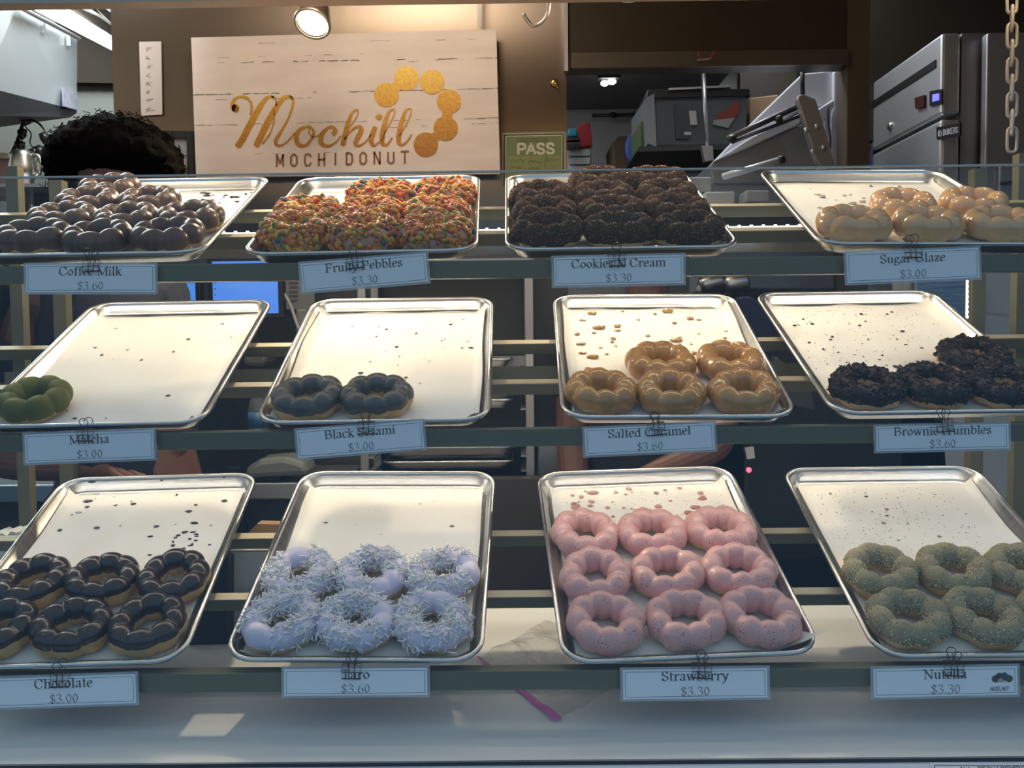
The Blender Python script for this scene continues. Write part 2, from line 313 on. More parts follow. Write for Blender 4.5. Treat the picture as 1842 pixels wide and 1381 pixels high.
S_ = {  # plain sans glyphs on a 0..1 square: lists of (closed?, points)
 'M': [(0, [(.05, 0), (.05, 1), (.5, .25), (.95, 1), (.95, 0)])], 'O': [(1, [(.5, 1), (.1, .8), (.08, .5), (.1, .2), (.5, 0), (.9, .2), (.92, .5), (.9, .8)])],
 'C': [(2, [(.92, .72), (.8, .95), (.5, 1), (.2, .93), (.08, .5), (.2, .07), (.5, 0), (.8, .05), (.92, .28)])],
 'H': [(0, [(.1, 0), (.1, 1)]), (0, [(.9, 0), (.9, 1)]), (0, [(.1, .5), (.9, .5)])], 'I': [(0, [(.5, 0), (.5, 1)])],
 'D': [(0, [(.1, 0), (.1, 1)]), (2, [(.1, 1), (.55, .98), (.88, .8), (.92, .5), (.88, .2), (.55, .02), (.1, 0)])],
 'N': [(0, [(.1, 0), (.1, 1), (.9, 0), (.9, 1)])], 'U': [(2, [(.1, 1), (.1, .5), (.13, .15), (.5, 0), (.87, .15), (.9, .5), (.9, 1)])],
 'T': [(0, [(0, 1), (1, 1)]), (0, [(.5, 1), (.5, 0)])], 'P': [(0, [(.12, 0), (.12, 1)]), (2, [(.12, 1), (.6, 1), (.9, .88), (.9, .58), (.6, .45), (.12, .45)])],
 'A': [(0, [(0, 0), (.5, 1), (1, 0)]), (0, [(.2, .33), (.8, .33)])], 'S': [(2, [(.88, .76), (.75, .96), (.5, 1), (.2, .93), (.12, .74), (.3, .56), (.7, .44), (.9, .26), (.8, .06), (.5, 0), (.22, .05), (.1, .26)])],
 'K': [(0, [(.1, 0), (.1, 1)]), (0, [(.12, .4), (.85, 1)]), (0, [(.38, .6), (.92, 0)])], 'E': [(0, [(.95, 1), (.1, 1), (.1, 0), (.95, 0)]), (0, [(.1, .52), (.8, .52)])],
 'R': [(0, [(.12, 0), (.12, 1)]), (2, [(.12, 1), (.6, 1), (.9, .88), (.9, .6), (.6, .47), (.12, .47)]), (0, [(.5, .47), (.95, 0)])],
 'Z': [(0, [(.05, 1), (.95, 1), (.05, 0), (.95, 0)])], 'L': [(0, [(.1, 1), (.1, 0), (.9, 0)])],
 'G': [(2, [(.9, .75), (.75, .96), (.5, 1), (.2, .93), (.08, .5), (.2, .07), (.5, 0), (.8, .06), (.92, .3), (.92, .46)]), (0, [(.55, .46), (.95, .46)])],
 'Q': [(1, [(.5, 1), (.1, .8), (.08, .5), (.1, .2), (.5, 0), (.9, .2), (.92, .5), (.9, .8)]), (0, [(.6, .25), (.95, -.05)])], 'F': [(0, [(.95, 1), (.1, 1), (.1, 0)]), (0, [(.1, .52), (.8, .52)])],
 ' ': [],
}
def sans_text(mb, txt, x0, base, cw, h, pitch, wt, place, slant=0):
    for i, c in enumerate(txt):
        x = x0 + i * pitch; w_ = cw * (.12 if c == 'I' else 1)
        for k, p in S_[c]:
            q = [Vector((x + a * cw + slant * b * h, base + b * h)) for a, b in p]
            if k == 1: q = crv(q, True, 5); q = q + q[1:2]
            elif k == 2: q = crv(q, False, 5)
            if k == 0:
                for a, b in zip(q, q[1:]):
                    d = (b - a).normalized() * wt * .3
                    ribbon(mb, [a - d, b + d], lambda i, d: wt, place)
            else: ribbon(mb, q, lambda i, d: wt, place)

# ------------------------------------------------------------------ calibrated shelf planes and tray places
SLOPE = [0.39629, 0.42238, 0.39391]; Y0 = [1.2727, 1.2585, 1.1153]; Z0 = [1.4205, 1.1854, 0.8978]
TRAYS = {(0, 0): (-0.6092, 0.0018, 0.0231), (0, 1): (-0.2251, -0.0037, 0.026), (0, 2): (0.1463, 0.0001, 0.0075), (0, 3): (0.5964, 0.0018, -0.0499),
         (1, 0): (-0.6062, -0.0030, 0.018), (1, 1): (-0.2061, -0.0019, 0.0108), (1, 2): (0.2258, 0.0013, -0.0109), (1, 3): (0.5977, 0.0071, 0.0119),
         (2, 0): (-0.5979, -0.0032, 0.0376), (2, 1): (-0.2088, 0.0017, -0.0184), (2, 2): (0.2032, 0.0011, 0.0488), (2, 3): (0.6056, 0.0003, 0.0032)}
TW, TL, TH = .330, .457, .021
DECK_Z = .810
def rack(r, x, w, n):
    s = SLOPE[r]
    return Vector((x, Y0[r] + w * math.cos(s) - n * math.sin(s), Z0[r] + w * math.sin(s) + n * math.cos(s)))
def tray_matrix(k):
    x, a, rot = TRAYS[k]; r = k[0]
    return Matrix.Translation((0, Y0[r], Z0[r])) @ Matrix.Rotation(SLOPE[r], 4, 'X') @ Matrix.Translation((x, a + TL / 2, -TH)) @ Matrix.Rotation(rot, 4, 'Z')

# ------------------------------------------------------------------ setting: floor, walls, ceiling
struct(MB().box((-3, -1.5, -.05), (3, 4.4, 0)).build('floor', mat('floor tile', (.10, .095, .09), .5, var=(.13, .125, .12), scale=4)))
struct(MB().box((-3, 1.44, 2.55), (3, 4.4, 2.6)).build('ceiling', mat('dull ceiling', (.30, .29, .27), .7)))
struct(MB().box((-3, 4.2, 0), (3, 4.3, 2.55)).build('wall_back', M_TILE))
struct(MB().box((-2.3, 1.0, 0), (-2.2, 4.2, 2.55)).build('wall_left', mat('left wall grey', (.20, .20, .19), .5, var=(.15, .15, .145), scale=3)))
struct(MB().box((1.95, 1.0, 0), (2.05, 4.2, 2.55)).build('wall_right', mat('right wall', (.10, .085, .07), .5)))
yw = 2.36
xl, xm, xr = at(205, 200, yw).x, at(1019, 200, yw).x, at(1521, 200, yw).x
zo = at(1270, 124, yw).z; zt = at(1270, 97, yw).z
mb = MB(); mb.box((xl, yw, 0), (xm, yw + .05, 2.55)); struct(mb.build('wall_centre', M_PANEL))
struct(MB().box((xl, yw - .012, 0), (xm, yw - .001, at(800, 472, yw).z)).build('wall_dark_sheet_added', mat('darkened lower steel', (.075, .068, .058), .35, .5, bump=.3, bscale=3)))  # added dark sheet, stops the lower wall mirroring the LED light
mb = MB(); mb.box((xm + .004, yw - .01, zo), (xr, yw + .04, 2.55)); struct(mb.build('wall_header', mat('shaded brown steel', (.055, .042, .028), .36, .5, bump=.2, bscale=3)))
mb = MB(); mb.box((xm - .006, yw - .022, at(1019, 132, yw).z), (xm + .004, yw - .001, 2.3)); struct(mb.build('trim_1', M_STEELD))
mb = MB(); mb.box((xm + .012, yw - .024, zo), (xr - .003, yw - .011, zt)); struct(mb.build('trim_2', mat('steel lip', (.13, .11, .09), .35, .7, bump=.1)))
xp = at(1561, 200, yw).x
struct(MB().box((xr, yw - .012, 0), (xp, yw + .06, 2.55)).build('wall_pillar', mat('pillar brown', (.075, .056, .038), .5)))
struct(MB().box((xp, yw + .55, 1.90), (1.95, yw + .60, 2.55)).build('wall_soffit', M_BROWN))
struct(MB().box((xp, 3.7, 0), (1.95, 3.75, 2.55)).build('wall_rear_right', M_BROWN))
struct(MB().box((-2.2, 3.25, 0), (xl - .1, 3.3, 2.55)).build('wall_rear_left', mat('rear left steel', (.085, .09, .078), .4, .4, bump=.2, bscale=3)))
struct(MB().box((xm, 2.30, 0), (xr, 2.40, at(1200, 560, 2.36).z)).build('wall_sill', M_DARK))
zf = at(500, 8, 1.46).z
mb = MB(); mb.box((-2.2, 1.44, zf), (1.95, 1.47, 2.55)); struct(mb.build('wall_front', mat('beige fascia', (.50, .42, .33), .5)))

# ------------------------------------------------------------------ counter and display case
t = thing('serving_counter', 'white laminate serving counter under the glass doughnut case', 'counter', (0, 1.3, 0))
gz0, gy0 = DECK_Z + .002, on_z(921, 1368, DECK_Z).y
yb = on_z(930, 1092, DECK_Z).y
MB().box((-1.0, gy0 - 1.3 + .001, DECK_Z - .03), (1.0, yb - 1.3, DECK_Z)).build('deck', M_WHITE, t)
MB().box((-1.0, gy0 - .14 - 1.3, DECK_Z - .034), (1.0, gy0 - 1.3 - .001, DECK_Z - .004)).build('front_ledge', mat('ledge laminate', (.74, .76, .80), .3), t)
MB().box((-.98, gy0 - .10 - 1.3, .0), (.98, yb - 1.3 - .02, DECK_Z - .036)).build('cabinet', mat('counter front', (.5, .5, .52), .5), t)
MB().box((-1.0, gy0 - 1.3 - .0035, DECK_Z - .004), (1.0, gy0 - 1.3 + .0005, DECK_Z + .0004)).build('seam', mat('dark caulk', (.03, .04, .05), .5), t)

case = thing('display_case', 'tall tilted-glass doughnut display case with three sloped racks', 'display case', (0, 1.4, DECK_Z))
def cb(lo, hi, name, m, par=case, bevel=0):
    o = case.location
    return MB().box(Vector(lo) - o, Vector(hi) - o).build(name, m, par, bevel)
XE = .865
for sx in (-1, 1):
    for (y, w) in ((1.585, .021), (1.725, .024)):
        x = sx * (XE if y < 1.65 else XE - .005)
        cb((x - w / 2, y - w / 2, DECK_Z), (x + w / 2, y + w / 2, 1.60), 'post', M_FRAME)
for r in range(3):
    base = rack(r, 0, .020, -TH)
    yr = Y0[r] + .004
    ztop = base.z - .0035
    cb((-.93, yr, ztop - .0245), (.93, yr + .022, ztop), 'front_rail', M_FRAME, bevel=.001)
    for w in (.157, .304):
        p, q = rack(r, -.93, w, -TH - .0118), rack(r, .93, w, -TH - .0118)
        s = SLOPE[r]
        mb = MB(); mb.bar(p - case.location, q - case.location, .015, .018, (0, -math.sin(s), math.cos(s)))
        nrm = Vector((0, -math.sin(s), math.cos(s))) * .0098
        mb.bar(p - case.location + nrm, q - case.location + nrm, .015, .0016, nrm, mi=1)
        mb.build('crossbar', [M_FRAME, M_BARTOP], case)
    for sx in (-1, 1):
        mb = MB(); mb.bar(rack(r, sx * .936, .02, -TH - .016) - case.location, rack(r, sx * .936, .38, -TH - .016) - case.location, .012, .022)
        mb.build('side_rail', M_FRAME, case)
# LED channels under the two upper racks: a lipped channel, a row of beads, and the light they give
for r in (0, 1):
    c = rack(r, 0, .262, -TH - .040)
    ch = cb((-.86, c.y - .002, c.z - .030), (.86, c.y + .001, c.z + .012), 'led_channel', (M_STEEL, M_FRAME)[r])
    cb((-.86, c.y + .001, c.z + .006), (.86, c.y + .030, c.z + .010), 'channel_top', (M_STEELD, M_FRAME)[r], ch)
    mb = MB()
    for i in range(86 if r == 0 else 0):
        x = -.85 + i * .02
        mb.box((x - .0022, c.y - .006 - case.location.y, c.z + .0125 - case.location.z), (x + .0022, c.y - .003 - case.location.y, c.z + .0145 - case.location.z))
    if r == 0: mb.box((-.86, c.y - .006 - case.location.y, c.z + .0105 - case.location.z), (.86, c.y + .000 - case.location.y, c.z + .0125 - case.location.z), 1)
    if r == 0: mb.build('led_line', [M_LED, mat('led carrier', (.8, .78, .7), .4, emit=(1, .93, .8), estr=1.2)], ch)
    light('led_light', 'AREA', (0, c.y + .012, c.z + .002), (1.15, 1.45)[r], (1.0, .87, .72), (0, c.y + .012 + .10, c.z - .3), shape='RECTANGLE', size=1.70, size_y=.012)
    q = rack(r, 0, .052, -TH - .030)
    fc = cb((-.86, q.y - .012, q.z + .002), (.86, q.y + .010, q.z + .006), 'led_channel', M_FRAME)  # added second strip, hidden by the rail, as warm fill for the pan fronts
    light('led_light', 'AREA', (0, q.y, q.z), (.85, 1.3)[r], (1.0, .87, .74), (0, q.y + .05, q.z - .3), shape='RECTANGLE', size=1.70, size_y=.012)  # added fill light of that hidden front strip
# vertical LED reflection, built as a glowing strip at the right rear post
p0, p1 = at(1740, 570, 1.70), at(1740, 506, 1.70)
vl = MB(); n_ = 8
for i in range(n_):
    c = p0.lerp(p1, i / (n_ - 1)); vl.blob(c - case.location, (.0028, .002, .0028), sub=1)
vl.box(Vector((p0.x - .0016, 1.701, p0.z)) - case.location, Vector((p0.x + .0016, 1.704, p1.z)) - case.location, 1)
vl.build('led_line', [M_LED, MATS['led carrier']], case)
gt = at(921, 311, 1.245); g0 = Vector((0, gy0 - .002, DECK_Z + .001)); g1 = Vector((0, 1.245, gt.z))
o = case.location
dn = Vector((0, -.006, .0018))
gl = MB().prism([Vector((-.95, g0.y, g0.z)) - o, Vector((.95, g0.y, g0.z)) - o, Vector((.95, g1.y, g1.z)) - o, Vector((-.95, g1.y, g1.z)) - o], dn).build('front_glass', M_GLASS, case)
for sx in (-1, 1):
    x = sx * .945
    MB().prism([Vector((x, g0.y + .02, DECK_Z + .001)) - o, Vector((x, 1.70, DECK_Z + .001)) - o, Vector((x, 1.70, 1.56)) - o, Vector((x, 1.27, 1.53)) - o], (sx * .005, 0, 0)).build('end_glass', M_GLASS2, case)

mb = MB(); mb.bar(Vector((-.95, g1.y - .003, g1.z + .0016)) - o, Vector((.95, g1.y - .003, g1.z + .0016)) - o, .0062, .0022)
mb.build('glass_edge', mat('polished glass edge', (.55, .54, .48), .3, spec=.2), case)
# ------------------------------------------------------------------ sheet pans and parchment
def rrect(hx, hy, rad, n=6):
    out = []
    for cx, cy_, a0 in ((hx - rad, hy - rad, 0), (-hx + rad, hy - rad, 90), (-hx + rad, -hy + rad, 180), (hx - rad, -hy + rad, 270)):
        for k in range(n + 1):
            a = R_(a0 + 90 * k / n); out.append((cx + rad * math.cos(a), cy_ + rad * math.sin(a)))
    return out
PROF = [(.0215, .0012), (.0185, .0018), (.0155, .0045), (.0075, .0175), (.0066, .0196), (.0054, .0212), (.0036, .0218), (.0016, .0214), (.0003, .0200), (0, .0186), (.0006, .0168),
        (.0022, .0160), (.0042, .0166), (.0066, .0172), (.0085, .0160), (.0165, .0030), (.0190, .0006), (.0220, 0)]
def tray_mesh():
    mb = MB(); vs = []; fs = []; n = None
    for ins, z in PROF:
        L = rrect(TW / 2 - ins, TL / 2 - ins, max(.041 - ins, .014)); n = len(L); vs += [(x, y, z) for x, y in L]
    for i in range(len(PROF) - 1): fs += [(i * n + k, (i + 1) * n + k, (i + 1) * n + (k + 1) % n, i * n + (k + 1) % n) for k in range(n)]
    fs.append(tuple(range(n))); fs.append(tuple((len(PROF) - 1) * n + k for k in range(n - 1, -1, -1)))
    mb.add(vs, fs, 0, True); me = mb.mesh('sheet_pan', M_TRAY); return me
TRAY_ME = tray_mesh()
def paper_z(x, y, seed=0, dx=0, dy=0):
    ex = max(0, abs(x) - .1415); ey = max(0, abs(y) - .2040)
    z = .0021 + 1.55 * ex + 1.35 * ey - .5 * min(ex, ey)
    qx, qy = abs(x) - .124, abs(y) - .186
    if qx > 0 and qy > 0: z = max(z, .0021 + 1.7 * max(0, math.hypot(qx, qy) - .0205))
    return min(z, .0235) + .0006 * noise.noise((x * 22 + seed, y * 22, seed)) + .0003
def paper_mesh(seed, dx=0, dy=0, corner=None, sx=.1455, sy=(-.2125, .2015)):
    NX, NY = 36, 50; vs = []; rng = random.Random(seed)
    for j in range(NY + 1):
        for i in range(NX + 1):
            u = -1 + 2 * i / NX; v = j / NY
            x = u * sx + dx + .0015 * math.sin(v * 9 + seed); y = sy[0] + (sy[1] - sy[0]) * v + dy + .0015 * math.sin(u * 7 + seed * 2)
            x = max(-.1535, min(.1535, x)); y = max(-.2165, min(.2165, y))
            z = paper_z(x, y, seed)
            if corner:
                c = max(0, 1 - math.hypot(x - .15, y + .2145) / .05)
                z += .020 * c * c * (3 - 2 * c); x += .030 * c * c; y -= .004 * c
            vs.append((x, y, z))
    fs = [(j * (NX + 1) + i, j * (NX + 1) + i + 1, (j + 1) * (NX + 1) + i + 1, (j + 1) * (NX + 1) + i) for j in range(NY) for i in range(NX)]
    mb = MB(); mb.add(vs, fs, 0, True); return mb
FLAV = {(0, 0): 'coffee milk', (0, 1): 'rainbow cereal', (0, 2): 'cookie crumb', (0, 3): 'sugar glaze', (1, 0): 'matcha', (1, 1): 'black sesame', (1, 2): 'salted caramel', (1, 3): 'brownie crumble',
        (2, 0): 'chocolate', (2, 1): 'taro coconut', (2, 2): 'strawberry', (2, 3): 'hazelnut crumb'}
TIER = ['top', 'middle', 'bottom']
POS = ['far left', 'second from left', 'third from left', 'far right']
for k in sorted(TRAYS):
    o = inst(TRAY_ME, 'sheet_pan'); o.matrix_world = tray_matrix(k)
    tag(o, f'aluminium sheet pan holding {FLAV[k]} doughnuts, {POS[k[1]]} on the {TIER[k[0]]} rack', 'tray', 'sheet pans on the sloped racks')
    sd = k[0] * 4 + k[1]
    kw = {}
    if k == (2, 2): kw = dict(corner=True, dx=.003)
    if k == (0, 1): kw = dict(sx=.140, sy=(-.214, .195))
    if k in ((1, 2), (1, 3), (1, 1)): kw = dict(sx=.1485, sy=(-.2135, .2035))
    o = paper_mesh(sd, **kw).build('parchment_sheet', M_PAPER); o.matrix_world = tray_matrix(k)
    tag(o, f'white parchment sheet lining the {FLAV[k]} doughnut pan', 'paper', 'parchment sheets in the pans')

# ------------------------------------------------------------------ doughnuts: a ring of eight joined balls
RR, rr = .0358, .0158
def ring(u, phi, off, v, lob=.22):
    ph = v * 1.7
    c = abs(math.cos(4 * u + ph))
    k = (1 - lob * (1 - c ** (.65 if lob > .235 else 1.0))) * 1.03 + .05 * noise.noise((math.cos(u) * 1.6 + v * 5, math.sin(u) * 1.6, v))
    R2 = RR * (1 + .050 * math.cos(2 * u + v * 2.1) + .02 * math.cos(3 * u + v * 4.3))
    rho = rr * k
    rad = R2 + (rho + off) * math.cos(phi)
    z = .0185 + (rho + off) * math.sin(phi) * 1.18
    if z < .004: z = .004 * math.exp((z - .004) / .008) if z > -.02 else 0
    z = max(z, .0006)
    return Vector((rad * math.cos(u), rad * math.sin(u), z))
def dough_mesh(v, lob):
    NU, NV = 80, 18; vs = [ring(2 * math.pi * i / NU, 2 * math.pi * j / NV, 0, v, lob) for i in range(NU) for j in range(NV)]
    fs = [(i * NV + j, ((i + 1) % NU) * NV + j, ((i + 1) % NU) * NV + (j + 1) % NV, i * NV + (j + 1) % NV) for i in range(NU) for j in range(NV)]
    mb = MB(); mb.add(vs, fs, 0, True); return mb
def edge_lo(u, v, base, amp):
    return R_(base) + R_(amp) * (noise.noise((math.cos(u) * 2.2 + v * 3, math.sin(u) * 2.2, 4.0 + v)) * 1.3 + .35 * noise.noise((math.cos(u) * 7, math.sin(u) * 7, v)))
def glaze_mesh(v, lob, base, amp, inner, m, th=.0014, rough=0, rs=300, bare=None):
    NU, NV = (160, 26) if rough else (112, 20); vs = []
    for i in range(NU):
        u = 2 * math.pi * i / NU; a0 = edge_lo(u, v, base, amp); a1 = R_(180 + inner) + R_(amp * .8) * noise.noise((math.cos(u) * 2, math.sin(u) * 2, v + 9))
        if bare and math.cos(u - bare[0]) > bare[1]: a0 += R_(34) * min(1, (math.cos(u - bare[0]) - bare[1]) / .05)
        for j in range(NV):
            t_ = j / (NV - 1); phi = a0 + (a1 - a0) * t_
            off = th * min(1, .1 + 6 * min(t_, 1 - t_))
            p = ring(u, phi, off, v, lob)
            if rough: p = ring(u, phi, off + rough * (noise.noise(p * rs) + .6 * noise.noise(p * rs * 2.3)), v, lob)
            vs.append(p)
    fs = [(i * NV + j, ((i + 1) % NU) * NV + j, ((i + 1) % NU) * NV + j + 1, i * NV + j + 1) for i in range(NU) for j in range(NV - 1)]
    mb = MB(); mb.add(vs, fs, 0, True); return mb.mesh('glaze', m)
def scatter(n, v, lob, lo, hi, rng):
    for _ in range(n):
        u = rng.uniform(0, 2 * math.pi); phi = R_(rng.uniform(lo, hi)); p = ring(u, phi, .001, v, lob)
        nn = Vector((math.cos(phi) * math.cos(u), math.cos(phi) * math.sin(u), math.sin(phi)))
        if p.z < .003: continue
        yield u, phi, p, nn
def rot_to(nn, p, rng):
    q = nn.to_track_quat('Z', 'Y').to_matrix().to_4x4()
    return Matrix.Translation(p) @ q @ Matrix.Rotation(rng.uniform(0, 6.28), 4, 'Z') @ Matrix.Rotation(rng.uniform(-.7, .7), 4, 'X')
OCT = [(1, 0, 0), (-1, 0, 0), (0, 1, 0), (0, -1, 0), (0, 0, 1), (0, 0, -1)]
OCTF = [(0, 2, 4), (2, 1, 4), (1, 3, 4), (3, 0, 4), (2, 0, 5), (1, 2, 5), (3, 1, 5), (0, 3, 5)]
def crumb(mb, M, r, rng, mi=0):
    vs = [M @ Vector([c * r * rng.uniform(.6, 1.3) for c in p]) for p in OCT]; mb.add(vs, OCTF, mi, False)
CEREAL = [mat('cereal ' + n, c, .6) for n, c in (('red', (.70, .14, .05)), ('orange', (.80, .27, .04)), ('amber', (.82, .40, .07)), ('yellow', (.72, .46, .06)), ('green', (.17, .26, .06)), ('teal', (.04, .15, .16)), ('pink', (.62, .16, .10)), ('tan', (.50, .28, .11)))]
COCO = [mat('coconut white', (.92, .91, .89), .6), mat('coconut cream', (.84, .78, .64), .6), mat('coconut lilac', (.78, .75, .84), .6)]
BROWNIE = [mat('brownie dark', (.036, .018, .012), .6), mat('brownie mid', (.080, .038, .025), .7)]
COOKIE = [mat('cookie dark', (.12, .064, .041), .95, spec=.1), mat('cookie mid', (.27, .145, .092), .95, spec=.1)]
NUTC = [mat('nut crumb tan', (.66, .54, .31), .7), mat('nut crumb olive', (.38, .32, .19), .7), mat('nut crumb dark', (.14, .11, .07), .7), mat('nut crumb pale', (.86, .76, .50), .7)]
def topping(kind, v, lob):
    rng = random.Random(v * 31 + len(kind)); mb = MB()
    if kind == 'cereal':
        for u, phi, p, nn in scatter(620, v, lob, -28, 200, rng):
            s = rng.uniform(.0036, .0068); mi = rng.choices(range(8), (7, 12, 8, 4, 2, 1, 4, 6))[0]
            M = rot_to(nn, p + nn * rng.uniform(0, .0035), rng)
            if rng.random() < .7: mb.blob((0, 0, 0), (s, s * .85, s * .55), mi, .3, rng.random(), 1, M)
            else: mb.blob((0, 0, 0), (s * .8, s * .8, s * .7), mi, .3, rng.random(), 1, M)
        return 'cereal_flakes', mb.mesh('cereal_flakes', CEREAL)
    if kind == 'coconut':
        bald = rng.uniform(0, 6.28)
        for u, phi, p, nn in scatter(620, v, lob, -14, 188, rng):
            if math.cos(u - bald) > .86: continue
            L = rng.uniform(.005, .0135); t1 = nn.orthogonal().normalized(); t2 = nn.cross(t1); a = rng.uniform(0, 6.28)
            d = (t1 * math.cos(a) + t2 * math.sin(a) + nn * rng.uniform(-.1, .75)).normalized(); b = d.cross(nn)
            c0 = p + nn * .0008; bend = rng.uniform(-.0025, .0025)
            pts = [c0, c0 + d * L * .5 + b * bend, c0 + d * L + b * bend * .2]
            mb.tube(pts, [.0008, .0012, .0007], 4, mi=rng.choices((0, 1, 2), (6, 2, 2))[0])
        return 'coconut_shreds', mb.mesh('coconut_shreds', COCO)
    if kind == 'brownie':
        for u, phi, p, nn in scatter(620, v, lob, -12, 166, rng):
            s = rng.choice((.0012, .0016, .0024, .0034)) * rng.uniform(.8, 1.2)
            crumb(mb, rot_to(nn, p + nn * s * .4, rng), s, rng, rng.random() < .35)
        return 'brownie_crumbs', mb.mesh('brownie_crumbs', BROWNIE)
    if kind == 'cookie':
        for u, phi, p, nn in scatter(2450, v, lob, -6, 182, rng):
            s = rng.uniform(.0008, .0017); crumb(mb, rot_to(nn, p + nn * s * .3, rng), s, rng, rng.random() < .5)
        return 'cookie_crumbs', mb.mesh('cookie_crumbs', COOKIE)
    if kind == 'nut':
        for u, phi, p, nn in scatter(2200, v, lob, -8, 190, rng):
            s = rng.uniform(.0006, .0014); crumb(mb, rot_to(nn, p, rng), s, rng, rng.choices(range(4), (4, 3, 4, 3))[0])
        return 'nut_crumbs', mb.mesh('nut_crumbs', NUTC)
DOUGH = mat('fried dough', (.70, .46, .20), .55, var=(.58, .35, .13), scale=30, sss=.2, bump=.2, bscale=150)
DOUGH2 = mat('pale fried dough', (.70, .48, .23), .5, var=(.62, .39, .16), scale=30, sss=.2, bump=.2, bscale=150)
streak = dict(bump=.12, bscale=90)
KINDS = {  # lobing, glaze edge, wobble, inner edge, glaze material, thickness, roughness, topping, dough
 (0, 0): (.25, -22, 14, 25, mat('coffee milk glaze', (.092, .048, .033), .36, spec=.35, coat=.10, var=(.150, .086, .060), scale=16, stretch=(6, 1, 1), sss=.1), .0014, 0, None, DOUGH),
 (0, 1): (.18, -22, 12, 20, mat('pale pink glaze', (.62, .40, .30), .5), .0014, 0, 'cereal', DOUGH),
 (0, 2): (.26, -26, 14, 22, mat('cookie glaze', (.045, .025, .017), .75, spec=.2), .0014, .0007, 'cookie', DOUGH),
 (0, 3): (.25, -48, 18, 45, mat('sugar glaze', (.72, .41, .19), .18, coat=.5, sss=.25), .0014, 0, None, DOUGH2),
 (1, 0): (.24, -30, 10, 30, mat('matcha glaze', (.150, .150, .030), .55, spec=.3, var=(.125, .128, .024), scale=25, sss=.1), .0016, 0, None, DOUGH),
 (1, 1): (.27, -6, 14, 8, mat('black sesame glaze', (.078, .073, .064), .4, coat=.12, var=(.098, .092, .080), scale=30), .0016, 0, None, DOUGH),
 (1, 2): (.22, -58, 12, 60, mat('caramel glaze', (.54, .28, .085), .24, coat=.4, var=(.47, .225, .06), scale=18, sss=.2, bump=.25, bscale=70), .0018, .0004, None, DOUGH2),
 (1, 3): (.20, -10, 12, -14, mat('brownie glaze', (.016, .008, .006), .5), .0014, .0006, 'brownie', DOUGH2),
 (2, 0): (.26, 13, 12, 0, mat('chocolate glaze', (.034, .0185, .0135), .28, coat=.25), .0016, 0, None, DOUGH),
 (2, 1): (.20, -10, 16, 12, mat('taro glaze', (.70, .64, .78), .45, sss=.1), .0016, 0, 'coconut', DOUGH),
 (2, 2): (.22, -46, 18, 45, speck_mat('strawberry glaze', (.76, .42, .38), (.46, .13, .12), thr=.20, scale=300, rough=.36), .0016, 0, None, DOUGH2),
 (2, 3): (.20, -2, 10, 12, mat('nut glaze', (.33, .28, .165), .75, spec=.2), .0014, .0003, 'nut', DOUGH),
}
LOOK = {(0, 0): 'milky brown coffee glazed doughnut', (0, 1): 'doughnut crusted with rainbow cereal', (0, 2): 'dark doughnut dusted with cookie crumbs', (0, 3): 'shiny pale sugar glazed doughnut',
        (1, 0): 'lone green matcha glazed doughnut', (1, 1): 'slate grey black sesame doughnut', (1, 2): 'glossy salted caramel doughnut', (1, 3): 'doughnut topped with dark brownie crumbs',
        (2, 0): 'dark chocolate dipped doughnut', (2, 1): 'lilac doughnut topped with shredded coconut', (2, 2): 'pink strawberry glazed doughnut', (2, 3): 'doughnut coated in sandy hazelnut crumbs'}
SPOTS = {
 (0, 0): [(51, 429), (174, 429), (304, 426), (100, 395), (226, 400), (342, 395), (153, 366), (269, 366), (195, 342)],
 (0, 1): [(525, 422), (654, 423), (782, 425), (548, 389), (667, 392), (784, 390), (686, 357), (801, 353)],
 (0, 2): [(985, 417), (1113, 416), (1242, 416), (981, 387), (1101, 384), (1215, 381), (974, 356), (1085, 357), (1199, 354), (1077, 329), (1180, 327)],
 (0, 3): [(1534, 405), (1667, 405), (1798, 405), (1920, 404), (1623, 373), (1750, 370)],
 (1, 0): [(63, 721)], (1, 1): [(555, 718), (677, 718)],
 (1, 2): [(1078, 707), (1206, 710), (1339, 711), (1189, 658), (1316, 662)],
 (1, 3): [(1559, 700), (1676, 697), (1807, 700), (1758, 651)],
 (2, 0): [(-6, 1140), (129, 1132), (266, 1131), (54, 1059), (183, 1049), (310, 1049)],
 (2, 1): [(502, 1124), (639, 1124), (776, 1128), (537, 1044), (668, 1044), (795, 1043)],
 (2, 2): [(1091, 1128), (1235, 1126), (1372, 1114), (1072, 1044), (1202, 1040), (1329, 1032), (1051, 963), (1173, 963), (1295, 956)],
 (2, 3): [(1635, 1119), (1781, 1116), (1902, 1119), (1585, 1036), (1716, 1033), (1846, 1035)]}
